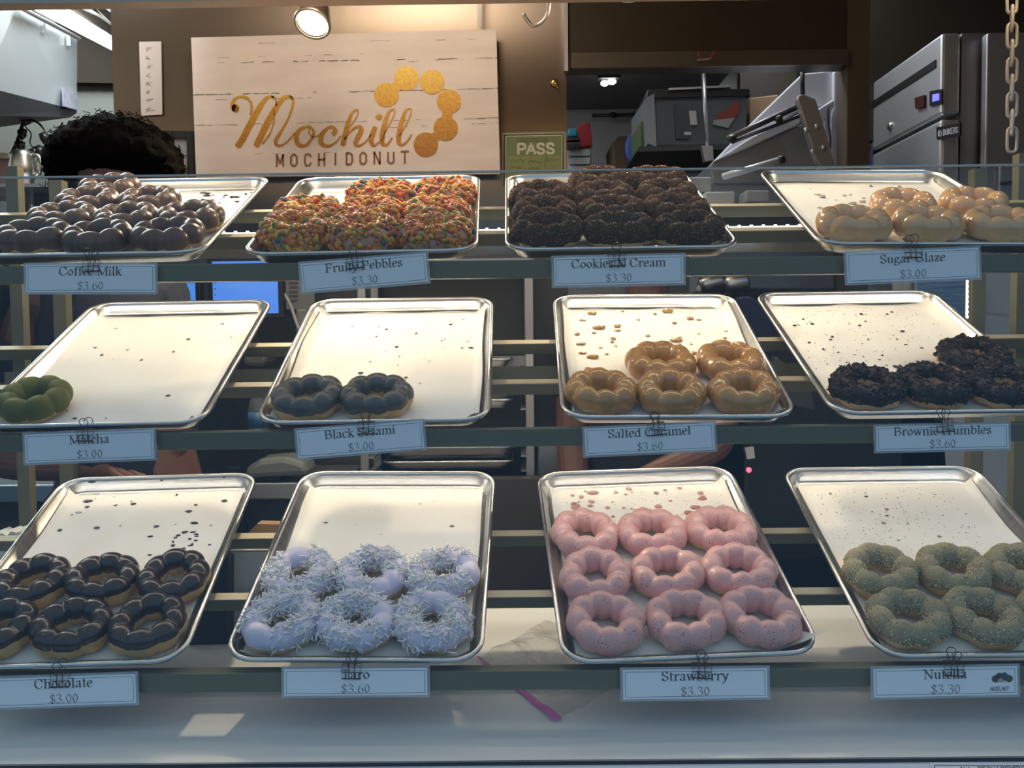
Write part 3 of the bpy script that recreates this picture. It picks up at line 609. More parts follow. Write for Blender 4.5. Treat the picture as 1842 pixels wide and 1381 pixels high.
NAMES = {
 (0, 0): ['left of the front row', 'middle of the front row', 'right of the front row', 'left of the second row', 'middle of the second row', 'right of the second row', 'left of the third row', 'right of the third row', 'alone at the back of its pan'],
 (0, 1): ['left of the front row', 'middle of the front row', 'right of the front row', 'left of the second row', 'middle of the second row', 'right of the second row', 'left of the back pair', 'right of the back pair'],
 (0, 2): ['left of the front row', 'middle of the front row', 'right of the front row', 'left of the second row', 'middle of the second row', 'right of the second row', 'left of the third row', 'middle of the third row', 'right of the third row', 'left of the back pair', 'right of the back pair'],
 (0, 3): ['leftmost of the front row', 'second in the front row', 'third in the front row', 'rightmost of the front row, cut by the frame', 'left of the back pair', 'right of the back pair'],
 (1, 0): ['in the front left corner of an empty pan'], (1, 1): ['in the front left corner', 'to the right of its twin'],
 (1, 2): ['left of the front row', 'middle of the front row', 'right of the front row', 'left of the back pair', 'right of the back pair'],
 (1, 3): ['left of the front row', 'middle of the front row', 'right of the front row', 'alone behind the front row'],
 (2, 0): ['left of the front row, cut by the frame', 'middle of the front row', 'right of the front row', 'left of the back row', 'middle of the back row', 'right of the back row'],
 (2, 1): ['left of the front row', 'middle of the front row', 'right of the front row', 'left of the back row', 'middle of the back row', 'right of the back row'],
 (2, 2): ['left of the front row', 'middle of the front row', 'right of the front row', 'left of the middle row', 'centre of the middle row', 'right of the middle row', 'left of the back row', 'middle of the back row', 'right of the back row'],
 (2, 3): ['left of the front row', 'middle of the front row', 'right of the front row at the frame edge', 'left of the back row', 'middle of the back row', 'right of the back row at the frame edge']}
TOPLAB = {}
for k in sorted(SPOTS):
    lob, base, amp, inner, gm, th, rough, top, dm = KINDS[k]
    M = tray_matrix(k); Mi = M.inverted(); pts = []
    for px, py in SPOTS[k]:
        a = Mi @ CAMP; d = Mi.to_3x3() @ ray(px, py); tt = (.020 - a.z) / d.z; p = a + d * tt; pts.append(Vector((p.x, p.y)))
    dmin = .0985
    for _ in range(60):                       # let neighbours settle side by side
        for i in range(len(pts)):
            for j in range(i):
                d = pts[i] - pts[j]
                if d.length < dmin: s = d.normalized() * (dmin - d.length) / 2; pts[i] += s; pts[j] -= s
            pts[i].x = max(-.1035, min(.1035, pts[i].x)) if k not in ((0, 3), (2, 0), (2, 3), (1, 3)) else max(-.1035, pts[i].x)
            pts[i].y = max(-.1590, min(.1590, pts[i].y))
    if k == (0, 3): pts = [p for p in pts]
    rng = random.Random(k[0] * 10 + k[1])
    dmesh, gmesh, tmesh = [], [], []
    for v in range(min(3, len(pts))):
        vv = v + k[0] * 4 + k[1] + .37
        dmesh.append(dough_mesh(vv, lob).mesh('dough', dm))
        gmesh.append(glaze_mesh(vv, lob, base, amp, inner, gm, th, rough, bare=((rng.uniform(3.6, 5.8), .93) if k in ((2, 2), (1, 2), (0, 3)) else None)))
        if top: tmesh.append(topping(top, vv, lob))
    for i, (p, nm) in enumerate(zip(pts, NAMES[k])):
        if k == (0, 3) and abs(p.x) > .112 and i == 3: continue
        o = thing('ring_doughnut', f'{LOOK[k]}, {nm}', 'doughnut', group=f'{FLAV[k]} doughnuts')
        zz = paper_z(p.x, p.y) + .0009
        o.matrix_world = M @ Matrix.Translation((p.x, p.y, zz)) @ Matrix.Rotation(rng.uniform(-.5, .5) if top is None else rng.uniform(0, 6.28), 4, 'Z') @ Matrix.Rotation(R_(rng.uniform(-1.2, 1.2)), 4, 'X')
        v = i % len(dmesh)
        inst(dmesh[v], 'dough', o); inst(gmesh[v], 'glaze', o)
        if top:
            c = inst(tmesh[v][1], tmesh[v][0], o); c['kind'] = 'stuff'

# ------------------------------------------------------------------ drips and crumbs left on the papers (nobody could count them)
def drips(k, name, label, mats, n, region, size, seed, flat=.35, jag=.3, cat='drips', flecks=0):
    rng = random.Random(seed); mb = MB(); M = tray_matrix(k)
    (x0, x1), (y0_, y1) = region
    for i in range(n):
        x, y = rng.uniform(x0, x1), rng.uniform(y0_, y1); s = size * rng.choice((.35, .5, .7, 1, 1.25)) * rng.uniform(.8, 1.2)
        mb.blob((x, y, paper_z(x, y) + s * flat * .25), (s * rng.uniform(.8, 1.5), s * rng.uniform(.7, 1.1), s * flat), rng.randrange(len(mats)), jag, rng.random(), 2 if size > .002 else 1)
    for i in range(flecks):
        x, y = rng.uniform(x0, x1), rng.uniform(y0_, y1); s = rng.uniform(.0007, .0013)
        crumb(mb, Matrix.Translation((x, y, paper_z(x, y) + .0003)), s, rng, rng.randrange(len(mats)))
    mb.v = [(x, y, max(z, paper_z(x, y) + .0009)) for x, y, z in mb.v]
    o = mb.build(name, mats); o.matrix_world = M; tag(o, label, cat, kind='stuff'); return o
mc = KINDS
drips((0, 0), 'glaze_drips', 'dark coffee glaze drips on the empty back right of the paper', [mat('dark drip', (.03, .018, .014), .3)], 30, ((.02, .135), (.10, .195)), .0045, 1)
drips((0, 1), 'cereal_crumbs', 'few loose cereal crumbs on the bare paper corner', [CEREAL[4], CEREAL[5]], 5, ((-.11, -.05), (.06, .15)), .003, 2, .7, cat='crumbs')
drips((0, 3), 'glaze_drips', 'pale sugar glaze drips dotted over the bare paper', [mat('pale drip', (.62, .52, .38), .25)], 30, ((-.135, .10), (.02, .19)), .0042, 3, .6)
drips((1, 0), 'glaze_flecks', 'few green flecks on the nearly empty matcha paper', [mat('green fleck', (.05, .055, .03), .5)], 20, ((-.12, .135), (-.19, .16)), .0022, 4, .3, cat='crumbs')
drips((1, 1), 'sesame_seeds', 'black sesame seeds scattered on the pale paper', [mat('seed', (.02, .02, .02), .4)], 38, ((-.13, .13), (-.10, .18)), .0021, 5, .6, cat='seeds')
drips((1, 2), 'caramel_drips', 'caramel glaze drips splashed across the back of the paper', [mat('caramel drip', (.50, .235, .06), .22, coat=.5), mat('pale caramel drip', (.52, .30, .12), .25)], 44, ((-.13, .13), (-.02, .195)), .0068, 6, .45, flecks=50)
drips((1, 3), 'brownie_crumbs', 'dark brownie crumbs scattered over the bare paper', BROWNIE, 90, ((-.135, .135), (-.11, .195)), .0021, 7, .8, cat='crumbs', flecks=260)
drips((2, 0), 'chocolate_smears', 'dark chocolate smears and crumbs on the bare paper', [KINDS[(2, 0)][4]], 30, ((-.13, .13), (0, .20)), .0034, 8, .3, cat='smears')
drips((2, 1), 'coconut_bits', 'stray coconut bits on the bare paper', [COCO[1], mat('brown bit', (.20, .11, .05), .6)], 14, ((-.12, .12), (.0, .18)), .0022, 9, .4, cat='crumbs')
drips((2, 2), 'strawberry_drips', 'pink strawberry drips along the back of the paper', [mat('pink drip', (.50, .19, .155), .3, coat=.3), mat('pale pink drip', (.58, .30, .25), .3)], 42, ((-.125, .14), (.095, .195)), .0058, 10, .35, jag=.12, flecks=120)
drips((2, 3), 'nut_crumbs', 'brown nut crumbs sprinkled on the bare paper', NUTC[1:3], 18, ((-.13, .10), (.0, .19)), .0022, 11, .7, cat='crumbs', flecks=260)
# a ring-shaped chocolate print and rim smears
M = tray_matrix((2, 0)); mb = MB(); rng = random.Random(3)
for i in range(15):
    a = 6.28 * i / 15 + rng.uniform(-.15, .15)
    if 4.2 < a < 4.9: continue
    x, y = .083 + .017 * math.cos(a), .060 + .023 * math.sin(a); mb.blob((x, y, .0028), (rng.uniform(.002, .005), rng.uniform(.0015, .004), .0009), 0, .3, i)
o = mb.build('chocolate_print', KINDS[(2, 0)][4]); o.matrix_world = M; tag(o, 'ring-shaped chocolate print left by a lifted doughnut', 'smear')
mb = MB()
for x, y, z in ((-.115, .2205, .014), (.105, .2205, .013), (.0, .2200, .012)):
    mb.blob((x, y, z), (.008, .0016, .0045), 0, .25, x); mb.blob((x + .003, y - .0008, z - .006), (.0025, .001, .004), 0, .2, x)
o = mb.build('chocolate_rim_smears', KINDS[(2, 0)][4]); o.matrix_world = M; tag(o, 'dark chocolate smears on the back wall of the chocolate pan', 'smears', kind='stuff')
# a broken piece of caramel glaze
M = tray_matrix((1, 2)); mb = MB(); mb.tube([(-.128, -.075, .007), (-.118, -.060, .010), (-.106, -.062, .009), (-.100, -.072, .006)], [.003, .0055, .005, .002], 8)
o = mb.build('caramel_flake', KINDS[(1, 2)][4]); o.matrix_world = M; tag(o, 'broken curl of caramel glaze behind the front left caramel doughnut', 'glaze piece')

# ------------------------------------------------------------------ price cards on wire clips
CARDS = [  # row, title, price, corners TL TR BR BL in the photo, clip place
 (0, 'Coffee Milk', '$3.60', (40, 473), (281, 471), (286, 530), (45, 529), (163, 468)),
 (0, 'Fruity Pebbles', '$3.30', (535, 471), (769, 451), (776, 510), (541, 529), (638, 462)),
 (0, 'Cookies N Cream', '$3.30', (994, 459), (1234, 455), (1233, 512), (990, 519), (1110, 458)),
 (0, 'Sugar Glaze', '$3.00', (1522, 451), (1767, 442), (1763, 503), (1515, 514), (1643, 443)),
 (1, 'Matcha', '$3.00', (37, 779), (276, 769), (287, 828), (45, 836), (153, 773)),
 (1, 'Black Sesami', '$3.00', (529, 770), (764, 753), (768, 808), (533, 829), (658, 760)),
 (1, 'Salted Caramel', '$3.60', (1048, 767), (1289, 757), (1289, 811), (1048, 824), (1181, 762)),
 (1, 'Brownie crumbles', '$3.60', (1575, 763), (1821, 759), (1816, 809), (1568, 816), (1700, 756)),
 (2, 'Chocolate', '$3.00', (-22, 1218), (246, 1207), (253, 1268), (-17, 1276), (107, 1214)),
 (2, 'Taro', '$3.60', (505, 1199), (772, 1197), (775, 1253), (507, 1255), (632, 1199)),
 (2, 'Strawberry', '$3.30', (1116, 1200), (1387, 1198), (1383, 1257), (1115, 1262), (1263, 1198)),
 (2, 'Nutella', '$3.30', (1569, 1200), (1838, 1193), (1831, 1253), (1563, 1257), (1717, 1194))]
CLAB = ['coffee milk', 'cereal', 'cookies and cream', 'sugar glaze', 'matcha', 'black sesame', 'salted caramel', 'brownie', 'chocolate', 'taro', 'strawberry', 'hazelnut']
for idx, (r, title, price, tl, tr_, br, bl, cl) in enumerate(CARDS):
    Yc = Y0[r] + .004 - .010
    A, B, C_, D_ = [at(*p, Yc) for p in (tl, tr_, br, bl)]
    cen = (A + B + C_ + D_) / 4; wv = ((B - A) + (C_ - D_)) / 2; hv = ((A - D_) + (B - C_)) / 2
    w2, h2 = wv.length / 2, hv.length / 2; ang = math.atan2(wv.z, wv.x)
    t = thing('price_card', f'white {CLAB[idx]} price card reading {price.replace("$", "")} dollars, clipped below its pan', 'price card', cen, 'price cards along the rails')
    t.rotation_euler = (R_(-3), -ang, 0)
    MB().box((-w2, -.0003, -h2), (w2, .0003, h2)).build('laminate', M_FILM, t)
    MB().box((-w2 + .0035, -.0007, -h2 + .003), (w2 - .0035, -.00035, h2 - .003)).build('card', M_CARD, t)
    a_, b_ = w2 - .0062, h2 - .0055; mb = MB(); e_ = .0005
    for (x0, z0_, x1, z1) in ((-a_, b_ - e_, a_, b_), (-a_, -b_, a_, -b_ + e_), (-a_, -b_, -a_ + e_, b_), (a_ - e_, -b_, a_, b_)):
        mb.add([(x0, -.00085, z0_), (x1, -.00085, z0_), (x1, -.00085, z1), (x0, -.00085, z1)], [(0, 1, 2, 3)])
    place = lambda p: Vector((p.x, -.0009, p.y))
    em = min(.0172, (2 * a_ - .03) / sum(G[c][0] for c in title))
    serif_text(mb, title, 0, h2 - 2 * h2 * .40, em, .125, place)
    serif_text(mb, price, 0, h2 - 2 * h2 * .845, .0162, .070, place)
    if title == 'Nutella':
        sans_text(mb, 'HAZELNUT', w2 - .037, -h2 + .0085, .0022, .0045, .0029, .0007, place, .12)
    mb.build('printing', M_INK, t)
    if title == 'Nutella':
        mb = MB()
        for x, z, rx, rz, c in ((-.030, .0045, .005, .0045, 0), (-.025, .007, .005, .005, 0), (-.019, .0075, .004, .005, 2), (-.014, .0045, .005, .0045, 0), (-.023, .0025, .0048, .0025, 1)):
            n_ = 20; mb.add([(w2 + x + rx * math.cos(6.283 * q / n_), -.00092 - .00002 * c, z - .002 + rz * math.sin(6.283 * q / n_)) for q in range(n_)], [tuple(range(n_))], c)
        mb.build('nut_picture', [mat('print grey brown', (.10, .085, .075), .5), mat('print pale', (.40, .38, .32), .5), mat('print teal', (.05, .10, .11), .5)], t)
    # hollow wire clip
    pc = at(cl[0], cl[1] + 9, Yc - .0035)
    ct = thing('wire_clip', f'hollow bronze wire binder clip gripping the {CLAB[idx]} price card', 'binder clip', pc, 'wire clips on the price cards')
    ct.rotation_euler = (0, -ang + R_((idx * 37) % 17 - 8) * .5, 0)
    mb = MB(); wr = .00055; W2 = .0115
    for y in (-.001, .0095):
        mb.tube([(-W2, y, -.008), (W2, y, -.008), (W2, y * .5 + .002, .008), (-W2, y * .5 + .002, .008)], wr, 6, True)
        for x in (-.0035, .0035): mb.tube([(x, y, -.008), (x, y * .5 + .002, .008)], wr, 6)
        mb.tube([(-W2, y * .8 + .001, -.001), (W2, y * .8 + .001, -.001)], wr, 6)
    mb.tube([(-W2, -.0005, -.0085), (W2, -.0005, -.0085)], .0010, 6)
    mb.build('clip_body', M_WIRE, ct)
    for y0_, lean in ((-.001, -.003), (.008, .004)):
        mb = MB(); mb.tube(crv([(-.0045, y0_, .0055), (-.0035, y0_ + lean * .3, .012), (-.0060, y0_ + lean * .8, .018), (-.0030, y0_ + lean, .0225), (.0030, y0_ + lean, .0225), (.0060, y0_ + lean * .8, .018), (.0035, y0_ + lean * .3, .012), (.0045, y0_, .0055)], False, 4), wr, 6)
        mb.build('wire_handle', M_WIRE, ct)

# ------------------------------------------------------------------ sign board
def poly(pts, Y):
    return [at(x, y, Y) for x, y in pts]
YS = 2.315
sc_ = 3.176
def sg(x, y, e_=0): return at(340 + x / sc_, 40 + y / sc_, YS - e_)
def sign_board_mat():
    m = mat('whitewashed plank print', (.84, .72, .64), .55, var=(.76, .64, .56), scale=5, stretch=(1, 1, 4))
    return m
t = thing('shop_sign', 'white plank-look sign board with gold script lettering and gold dots', 'sign', at(620, 190, YS + .012))
pts = [sg(12, 88), sg(1755, 40), sg(1777, 865), sg(40, 885)]
MB().prism([rel(t, p) for p in pts], (0, .012, 0)).build('board', sign_board_mat(), t)
# printed plank joints: broken dark lines
mb = MB(); rng = random.Random(5)
for (xa, ya, xb, yb_, dens, w) in ((15, 233, 1760, 203, .62, 3.2), (25, 414, 1765, 378, .66, 3.2), (30, 590, 1772, 545, .72, 2.6), (20, 205, 1000, 180, .25, 1.8), (1050, 605, 1770, 575, .4, 2.0), (30, 445, 700, 430, .35, 2), (400, 120, 1700, 95, .12, 1.6), (60, 760, 900, 740, .08, 1.6), (1250, 225, 1440, 213, .8, 2.6)):
    x = xa
    while x < xb:
        L = rng.uniform(12, 75)
        if rng.random() < dens:
            f = lambda q: ya + (yb_ - ya) * (q - xa) / (xb - xa) + rng.uniform(-1.5, 1.5)
            x2 = min(x + L, xb); p = [Vector((x, f(x))), Vector(((x + x2) / 2, f((x + x2) / 2) + rng.uniform(-2, 2))), Vector((x2, f(x2)))]
            ribbon(mb, p, lambda i, d: w * rng.uniform(.4, 1.3), lambda q: rel(t, sg(q.x, q.y, .0012)))
        x += L + rng.uniform(0, 16)
mb.build('plank_lines', mat('plank line print', (.16, .115, .08), .6), t)
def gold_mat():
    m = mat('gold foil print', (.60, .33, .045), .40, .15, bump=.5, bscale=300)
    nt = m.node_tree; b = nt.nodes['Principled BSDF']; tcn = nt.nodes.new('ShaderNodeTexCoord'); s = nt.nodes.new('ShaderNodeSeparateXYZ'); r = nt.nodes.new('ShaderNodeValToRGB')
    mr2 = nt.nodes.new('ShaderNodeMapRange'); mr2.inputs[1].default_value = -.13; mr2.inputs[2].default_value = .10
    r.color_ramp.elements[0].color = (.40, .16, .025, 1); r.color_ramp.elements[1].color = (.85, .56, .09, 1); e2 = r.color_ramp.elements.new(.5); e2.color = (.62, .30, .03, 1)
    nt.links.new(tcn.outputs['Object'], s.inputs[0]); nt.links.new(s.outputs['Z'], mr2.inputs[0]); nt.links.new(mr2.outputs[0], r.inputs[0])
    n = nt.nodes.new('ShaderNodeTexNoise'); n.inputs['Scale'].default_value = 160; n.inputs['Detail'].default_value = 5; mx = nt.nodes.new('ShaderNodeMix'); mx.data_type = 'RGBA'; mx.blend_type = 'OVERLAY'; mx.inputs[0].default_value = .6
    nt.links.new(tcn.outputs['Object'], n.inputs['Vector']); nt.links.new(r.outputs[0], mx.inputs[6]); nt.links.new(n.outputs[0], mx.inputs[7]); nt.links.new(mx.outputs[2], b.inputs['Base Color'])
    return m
GOLD = gold_mat()
mb = MB()
SCR = [
 [(276, 503, 30), (258, 492, 34), (250, 465, 26), (266, 436, 17), (302, 424, 13), (336, 434, 14), (356, 466, 15), (358, 500, 14), (350, 530, 12)],
 [(492, 440, 10), (470, 424, 14), (436, 440, 22), (398, 495, 34), (346, 590, 38), (303, 672, 38), (280, 704, 34), (274, 712, 22)],
 [(500, 480, 8), (498, 450, 10), (486, 430, 10), (470, 424, 12)],
 [(594, 440, 14), (570, 424, 18), (534, 440, 26), (490, 500, 34), (440, 590, 38), (402, 670, 38), (386, 700, 32), (380, 709, 20)],
 [(486, 500, 7), (486, 560, 8), (465, 630, 9), (420, 695, 12)],
 [(570, 424, 10), (592, 434, 16), (592, 480, 14), (562, 560, 11), (522, 630, 17), (496, 675, 22), (504, 703, 16), (540, 698, 10), (578, 665, 9), (605, 632, 9)],
 [(668, 598, 14), (632, 614, 22), (612, 655, 30), (626, 698, 24), (664, 704, 15), (698, 668, 15), (712, 630, 17), (694, 600, 14), (668, 598, 14)],
 [(690, 602, 8), (686, 632, 9), (706, 655, 9), (742, 645, 8), (772, 618, 8)],
 [(818, 640, 30), (836, 622, 26), (822, 600, 18), (790, 606, 16), (758, 645, 28), (756, 690, 26), (790, 708, 16), (835, 688, 10), (868, 650, 8)],
 [(952, 500, 10), (930, 520, 16), (908, 580, 28), (890, 650, 30), (880, 694, 28), (876, 706, 18)],
 [(900, 620, 6), (940, 570, 7), (964, 525, 8), (964, 502, 9), (952, 500, 10)],
 [(888, 670, 7), (930, 615, 12), (968, 597, 20), (984, 614, 28), (966, 656, 30), (950, 692, 24), (968, 706, 13), (1006, 686, 9), (1040, 640, 8)],
 [(1066, 596, 24), (1050, 636, 30), (1040, 680, 28), (1056, 704, 15), (1090, 682, 8), (1112, 650, 7)],
 [(1162, 498, 10), (1140, 515, 16), (1118, 580, 28), (1104, 650, 30), (1106, 692, 24), (1130, 700, 13), (1160, 660, 8)],
 [(1108, 650, 6), (1150, 575, 7), (1174, 520, 8), (1172, 500, 9), (1162, 498, 10)],
 [(1256, 494, 10), (1234, 512, 16), (1212, 580, 28), (1198, 650, 30), (1200, 690, 24), (1222, 700, 14), (1252, 672, 10), (1272, 640, 9)],
 [(1202, 650, 6), (1245, 575, 7), (1268, 516, 8), (1266, 496, 9), (1256, 494, 10)]]
for st in SCR:
    xy = crv([(x, y) for x, y, w in st], False, 6); ww = [w for x, y, w in st]; n6 = 6
    wf = lambda i, d: (lambda a, f: ww[a] + (ww[min(a + 1, len(ww) - 1)] - ww[a]) * f)(min(i // n6, len(ww) - 1), (i % n6) / n6)
    ribbon(mb, xy, wf, lambda q: rel(t, sg(q.x, q.y, .0014)))
def disc(mb, cx, cyy, r, e_=.0014, n_=40, ry=None):
    mb.add([rel(t, sg(cx + r * math.cos(6.2832 * i / n_), cyy + (ry or r) * math.sin(6.2832 * i / n_), e_)) for i in range(n_)], [tuple(range(n_))])
disc(mb, 1085, 542, 20, ry=16); disc(mb, 266, 490, 22, ry=24)
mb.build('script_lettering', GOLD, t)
mb = MB()
DOTS = [(1128, 415), (1242, 320), (1388, 340), (1484, 453), (1466, 607), (1353, 700)]
for i, (x, y) in enumerate(DOTS): disc(mb, x, y, 70, .0014 + .00002 * i)
for a, b in ((0, 1), (3, 4), (4, 5)):
    p, q = Vector(DOTS[a]), Vector(DOTS[b]); ribbon(mb, [p.lerp(q, f) for f in (.28, .4, .5, .6, .72)], lambda i, d: (88, 62, 54, 62, 88)[i], lambda z: rel(t, sg(z.x, z.y, .00135)))
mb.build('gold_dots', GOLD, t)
mb = MB()
sans_text(mb, 'MOCHIDONUT', 0, 0, 40, 66, 79.2, 11, lambda q: rel(t, sg(500 + q.x, 824 - q.y - .0275 * q.x, .0014)))
mb.build('capital_lettering', mat('brown print', (.28, .125, .055), .5), t)
mb = MB(); p = at(863, -30, YS - .006); q = at(862, 48, YS - .006)
mb.bar(p, q, .011, .001, (0, 1, 0)); mb.build('hanging_strap', mat('clear strap', (.55, .5, .42), .2), None)
o = bpy.data.objects['hanging_strap']; tag(o, 'clear strap dropping to the top edge of the plank sign', 'strap')

# ------------------------------------------------------------------ small things on the steel wall
YP = 2.352
t = thing('pass_placard', 'green inspection placard reading PASS on the steel wall', 'placard', at(960, 280, YP))
A, B, C_, D_ = poly([(903, 239), (1017, 237), (1018, 330), (903, 332)], YP)
MB().prism([rel(t, p) for p in (A, B, C_, D_)], (0, .002, 0)).build('sleeve', mat('placard sleeve', (.33, .33, .24), .25), t)
pp = lambda x, y, e_: rel(t, at(x, y, YP - e_))
MB().add([pp(906, 242, .0004), pp(1014, 240, .0004), pp(1015, 329, .0004), pp(905, 331, .0004)], [(0, 1, 2, 3)]).build('dark_border', mat('dark olive print', (.045, .055, .018), .5), t)
MB().add([pp(910, 245, .0008), pp(1011, 243, .0008), pp(1011, 329, .0008), pp(909, 331, .0008)], [(0, 1, 2, 3)]).build('card', mat('placard green', (.15, .20, .08), .4, var=(.17, .21, .085), scale=8), t)
MB().add([pp(912, 281, .0009), pp(1009, 279, .0009), pp(1009, 329, .0009), pp(911, 331, .0009)], [(0, 1, 2, 3)]).build('lower_panel', mat('placard light green', (.22, .25, .10), .4), t)
mb = MB()
sans_text(mb, 'PASS', 0, 0, 15, 17.5, 17.3, 4.4, lambda q: pp(930.5 + q.x, 276.5 - q.y - .012 * q.x, .0013))
for a, b in (((910, 245), (1011, 243)), ((910, 245), (909, 331)), ((1011, 243), (1011, 329))):
    d = Vector(b) - Vector(a); ribbon(mb, [Vector(a), Vector(b)], lambda i, d: 1.3, lambda q: pp(q.x, q.y, .0012))
mb.build('pale_printing', mat('placard pale print', (.58, .57, .42), .5), t)
mb = MB(); rng = random.Random(12)
for (x0, x1, y) in ((918, 945, 290), (951, 976, 291), (983, 1007, 289), (918, 940, 302), (949, 974, 303)):
    q = []; x = x0
    while x < x1: q.append((x, y + rng.uniform(-3, 3))); x += rng.uniform(1.4, 2.6)
    ribbon(mb, crv(q, False, 4), lambda i, d: .7, lambda z: pp(z.x, z.y, .0013))
ribbon(mb, [Vector((980, 299)), Vector((983, 281))], lambda i, d: .9, lambda z: pp(z.x, z.y, .0013))
for y in (250, 254): ribbon(mb, [Vector((930, y)), Vector((985, y - .6))], lambda i, d: 1.0, lambda z: pp(z.x, z.y, .0012))
mb.build('handwriting', mat('dark green ink', (.035, .045, .014), .5), t)

t = thing('note_strip', 'tall narrow white note with vertical writing taped on steel', 'note', at(271, 140, YP))
pp = lambda x, y, e_: rel(t, at(x, y, YP - e_))
MB().prism([rel(t, p) for p in poly([(250, 75), (290, 74.5), (292, 206), (254, 208)], YP)], (0, .001, 0)).build('paper', mat('note paper', (.44, .36, .31), .5), t)
mb = MB(); rng = random.Random(8); y = 84
while y < 198:
    for j in range(4):
        x0 = 262 + rng.uniform(0, 5); ribbon(mb, [Vector((x0, y + rng.uniform(0, 9))), Vector((x0 + rng.uniform(2, 11), y + rng.uniform(0, 9)))], lambda i, d: 1.1, lambda z: pp(z.x, z.y, .0006))
    y += 15.5
mb.build('handwriting', mat('faded pencil', (.22, .17, .145), .6), t)

t = thing('framed_certificate', 'black framed certificate behind the dark-haired head', 'picture frame', at(295, 290, YP))
A = poly([(240, 234), (349, 236), (350, 350), (241, 350)], YP - .012); Bq = poly([(258, 246), (336, 248), (337, 342), (258, 342)], YP - .012)
mb = MB()
for i in range(4):
    j = (i + 1) % 4; mb.prism([rel(t, A[i]), rel(t, A[j]), rel(t, Bq[j]), rel(t, Bq[i])], (0, .012, 0))
mb.build('frame', M_BLACK, t)
pp = lambda x, y, e_: rel(t, at(x, y, YP - e_))
MB().add([pp(256, 244, .004), pp(338, 246, .004), pp(339, 344, .004), pp(256, 344, .004)], [(0, 1, 2, 3)]).build('certificate', mat('grey certificate', (.30, .29, .30), .4), t)
MB().add([pp(300, 294, .0045), pp(336, 293, .0045), pp(337, 340, .0045), pp(300, 340, .0045)], [(0, 1, 2, 3)]).build('yellow_panel', mat('yellow panel', (.42, .27, .08), .5), t)
mb = MB()
for (x0, x1, y) in ((268, 288, 252), (312, 326, 266), (312, 330, 272), (262, 290, 262), (262, 300, 276)): ribbon(mb, [Vector((x0, y)), Vector((x1, y))], lambda i, d: 1.2, lambda z: pp(z.x, z.y, .0046))
mb.build('text_lines', mat('grey print', (.12, .12, .13), .5), t)

t = thing('wall_hook', 'small brass hook on the steel wall above the green placard', 'hook', at(997, 148, YP))
mb = MB(); mb.lathe([(.010, 0), (.010, .003), (.006, .005), (.0, .006)], seg=16, M=Matrix.Translation((0, .006, 0)) @ Matrix.Rotation(R_(90), 4, 'X')); mb.build('plate', mat('brass', (.55, .38, .12), .3, 1), t)
mb = MB(); mb.tube(crv([(0, 0, 0), (.002, -.012, -.004), (.005, -.014, -.012), (.007, -.008, -.016)], False, 4), .003, 8); mb.build('hook', MATS['brass'], t)

t = thing('hook_bracket', 'small wire bracket with red tipped hooks on the steel lip', 'hook', at(1267, 106, yw - .03))
mb = MB(); mb.bar((-.018, 0, -.003), (.016, 0, 0), .006, .004); mb.build('bar', mat('pale wire', (.45, .42, .33), .4, .7), t)
for sx in (-1, 1):
    mb = MB(); mb.tube(crv([(sx * .012, 0, 0), (sx * .016, -.014, .002), (sx * .021 + .002, -.018, .014)], False, 4), .0024, 6); mb.build('red_tip', mat('red rubber', (.30, .03, .02), .5), t)

# lamps
def spot_lamp(i, loc, aim, label):
    t = thing('spot_lamp', label, 'lamp', loc, 'ceiling spot lamps')
    d = (Vector(aim) - Vector(loc)).normalized(); q = d.to_track_quat('Z', 'Y').to_matrix().to_4x4() @ Matrix.Scale(1.16, 4)
    mb = MB(); mb.lathe([(.0, -.062), (.013, -.060), (.022, -.05), (.029, -.03), (.033, -.008), (.034, .002), (.031, .003), (.029, -.002)], seg=28, M=q); mb.build('housing', mat('grey lamp metal', (.34, .29, .22), .32, .85), t)
    mb = MB(); mb.lathe([(.0345, -.003), (.0365, .0), (.0345, .004), (.030, .003), (.0345, -.003)], seg=28, M=q); mb.build('rim', mat('pale lamp rim', (.62, .55, .40), .3, .8), t)
    mb = MB(); mb.lathe([(.0, -.0005), (.0285, -.0005)], seg=28, M=q); mb.build('lens', M_BULB, t)
    mb = MB(); mb.tube([Vector((0, 0, 0)) - d * .05, Vector((0, .012, .10)), (0, .012, 2.55 - loc[2])], .006, 8); mb.build('stem', MATS['grey lamp metal'], t)
    return t
spot_lamp(0, at(562, 42, 2.05), at(562, 42, 2.05) + Vector((-.12, -.50, -.76)), 'lit spot lamp hanging above the plank sign')
spot_lamp(1, at(1134, -24, 2.05), at(1134, -24, 2.05) + Vector((.02, -.45, -.80)), 'lit spot lamp at the top edge, right of the steel hook')
t = thing('s_hook', 'bare steel S-hook hanging near the ceiling right of the sign', 'hook', at(967, 20, 1.72))
mb = MB(); hp = [at(x, y, 1.72) for x, y in ((960, -60), (972, -40), (984, -18), (987, 5), (983, 28), (972, 42), (958, 46), (948, 36), (941, 25))]
mb.tube([rel(t, p) for p in crv(hp, False, 4)], .0034, 8); mb.build('hook', M_STEEL, t)
# plastic chain
t = thing('plastic_chain', 'pale plastic chain hanging at the top right', 'chain', at(1820, 0, 1.62))
y = -14.0; i = 0
while y < 236:
    c = rel(t, at(1820.5, y + 16, 1.62)); L = .0215; w = .0085
    ax = Vector((1, 0, 0)) if i % 2 == 0 else Vector((.35, .94, 0))
    pts = []
    for q in range(20):
        a = 6.2832 * q / 20; pts.append(c + ax * (w * math.cos(a)) + Vector((0, 0, (L - w) * (1 if math.sin(a) > .15 else -1 if math.sin(a) < -.15 else 0) + w * math.sin(a))))
    MB().tube(pts, .0027, 8, True).build('chain_link', mat('pale plastic', (.46, .41, .36), .5), t)
    y += 31.2; i += 1

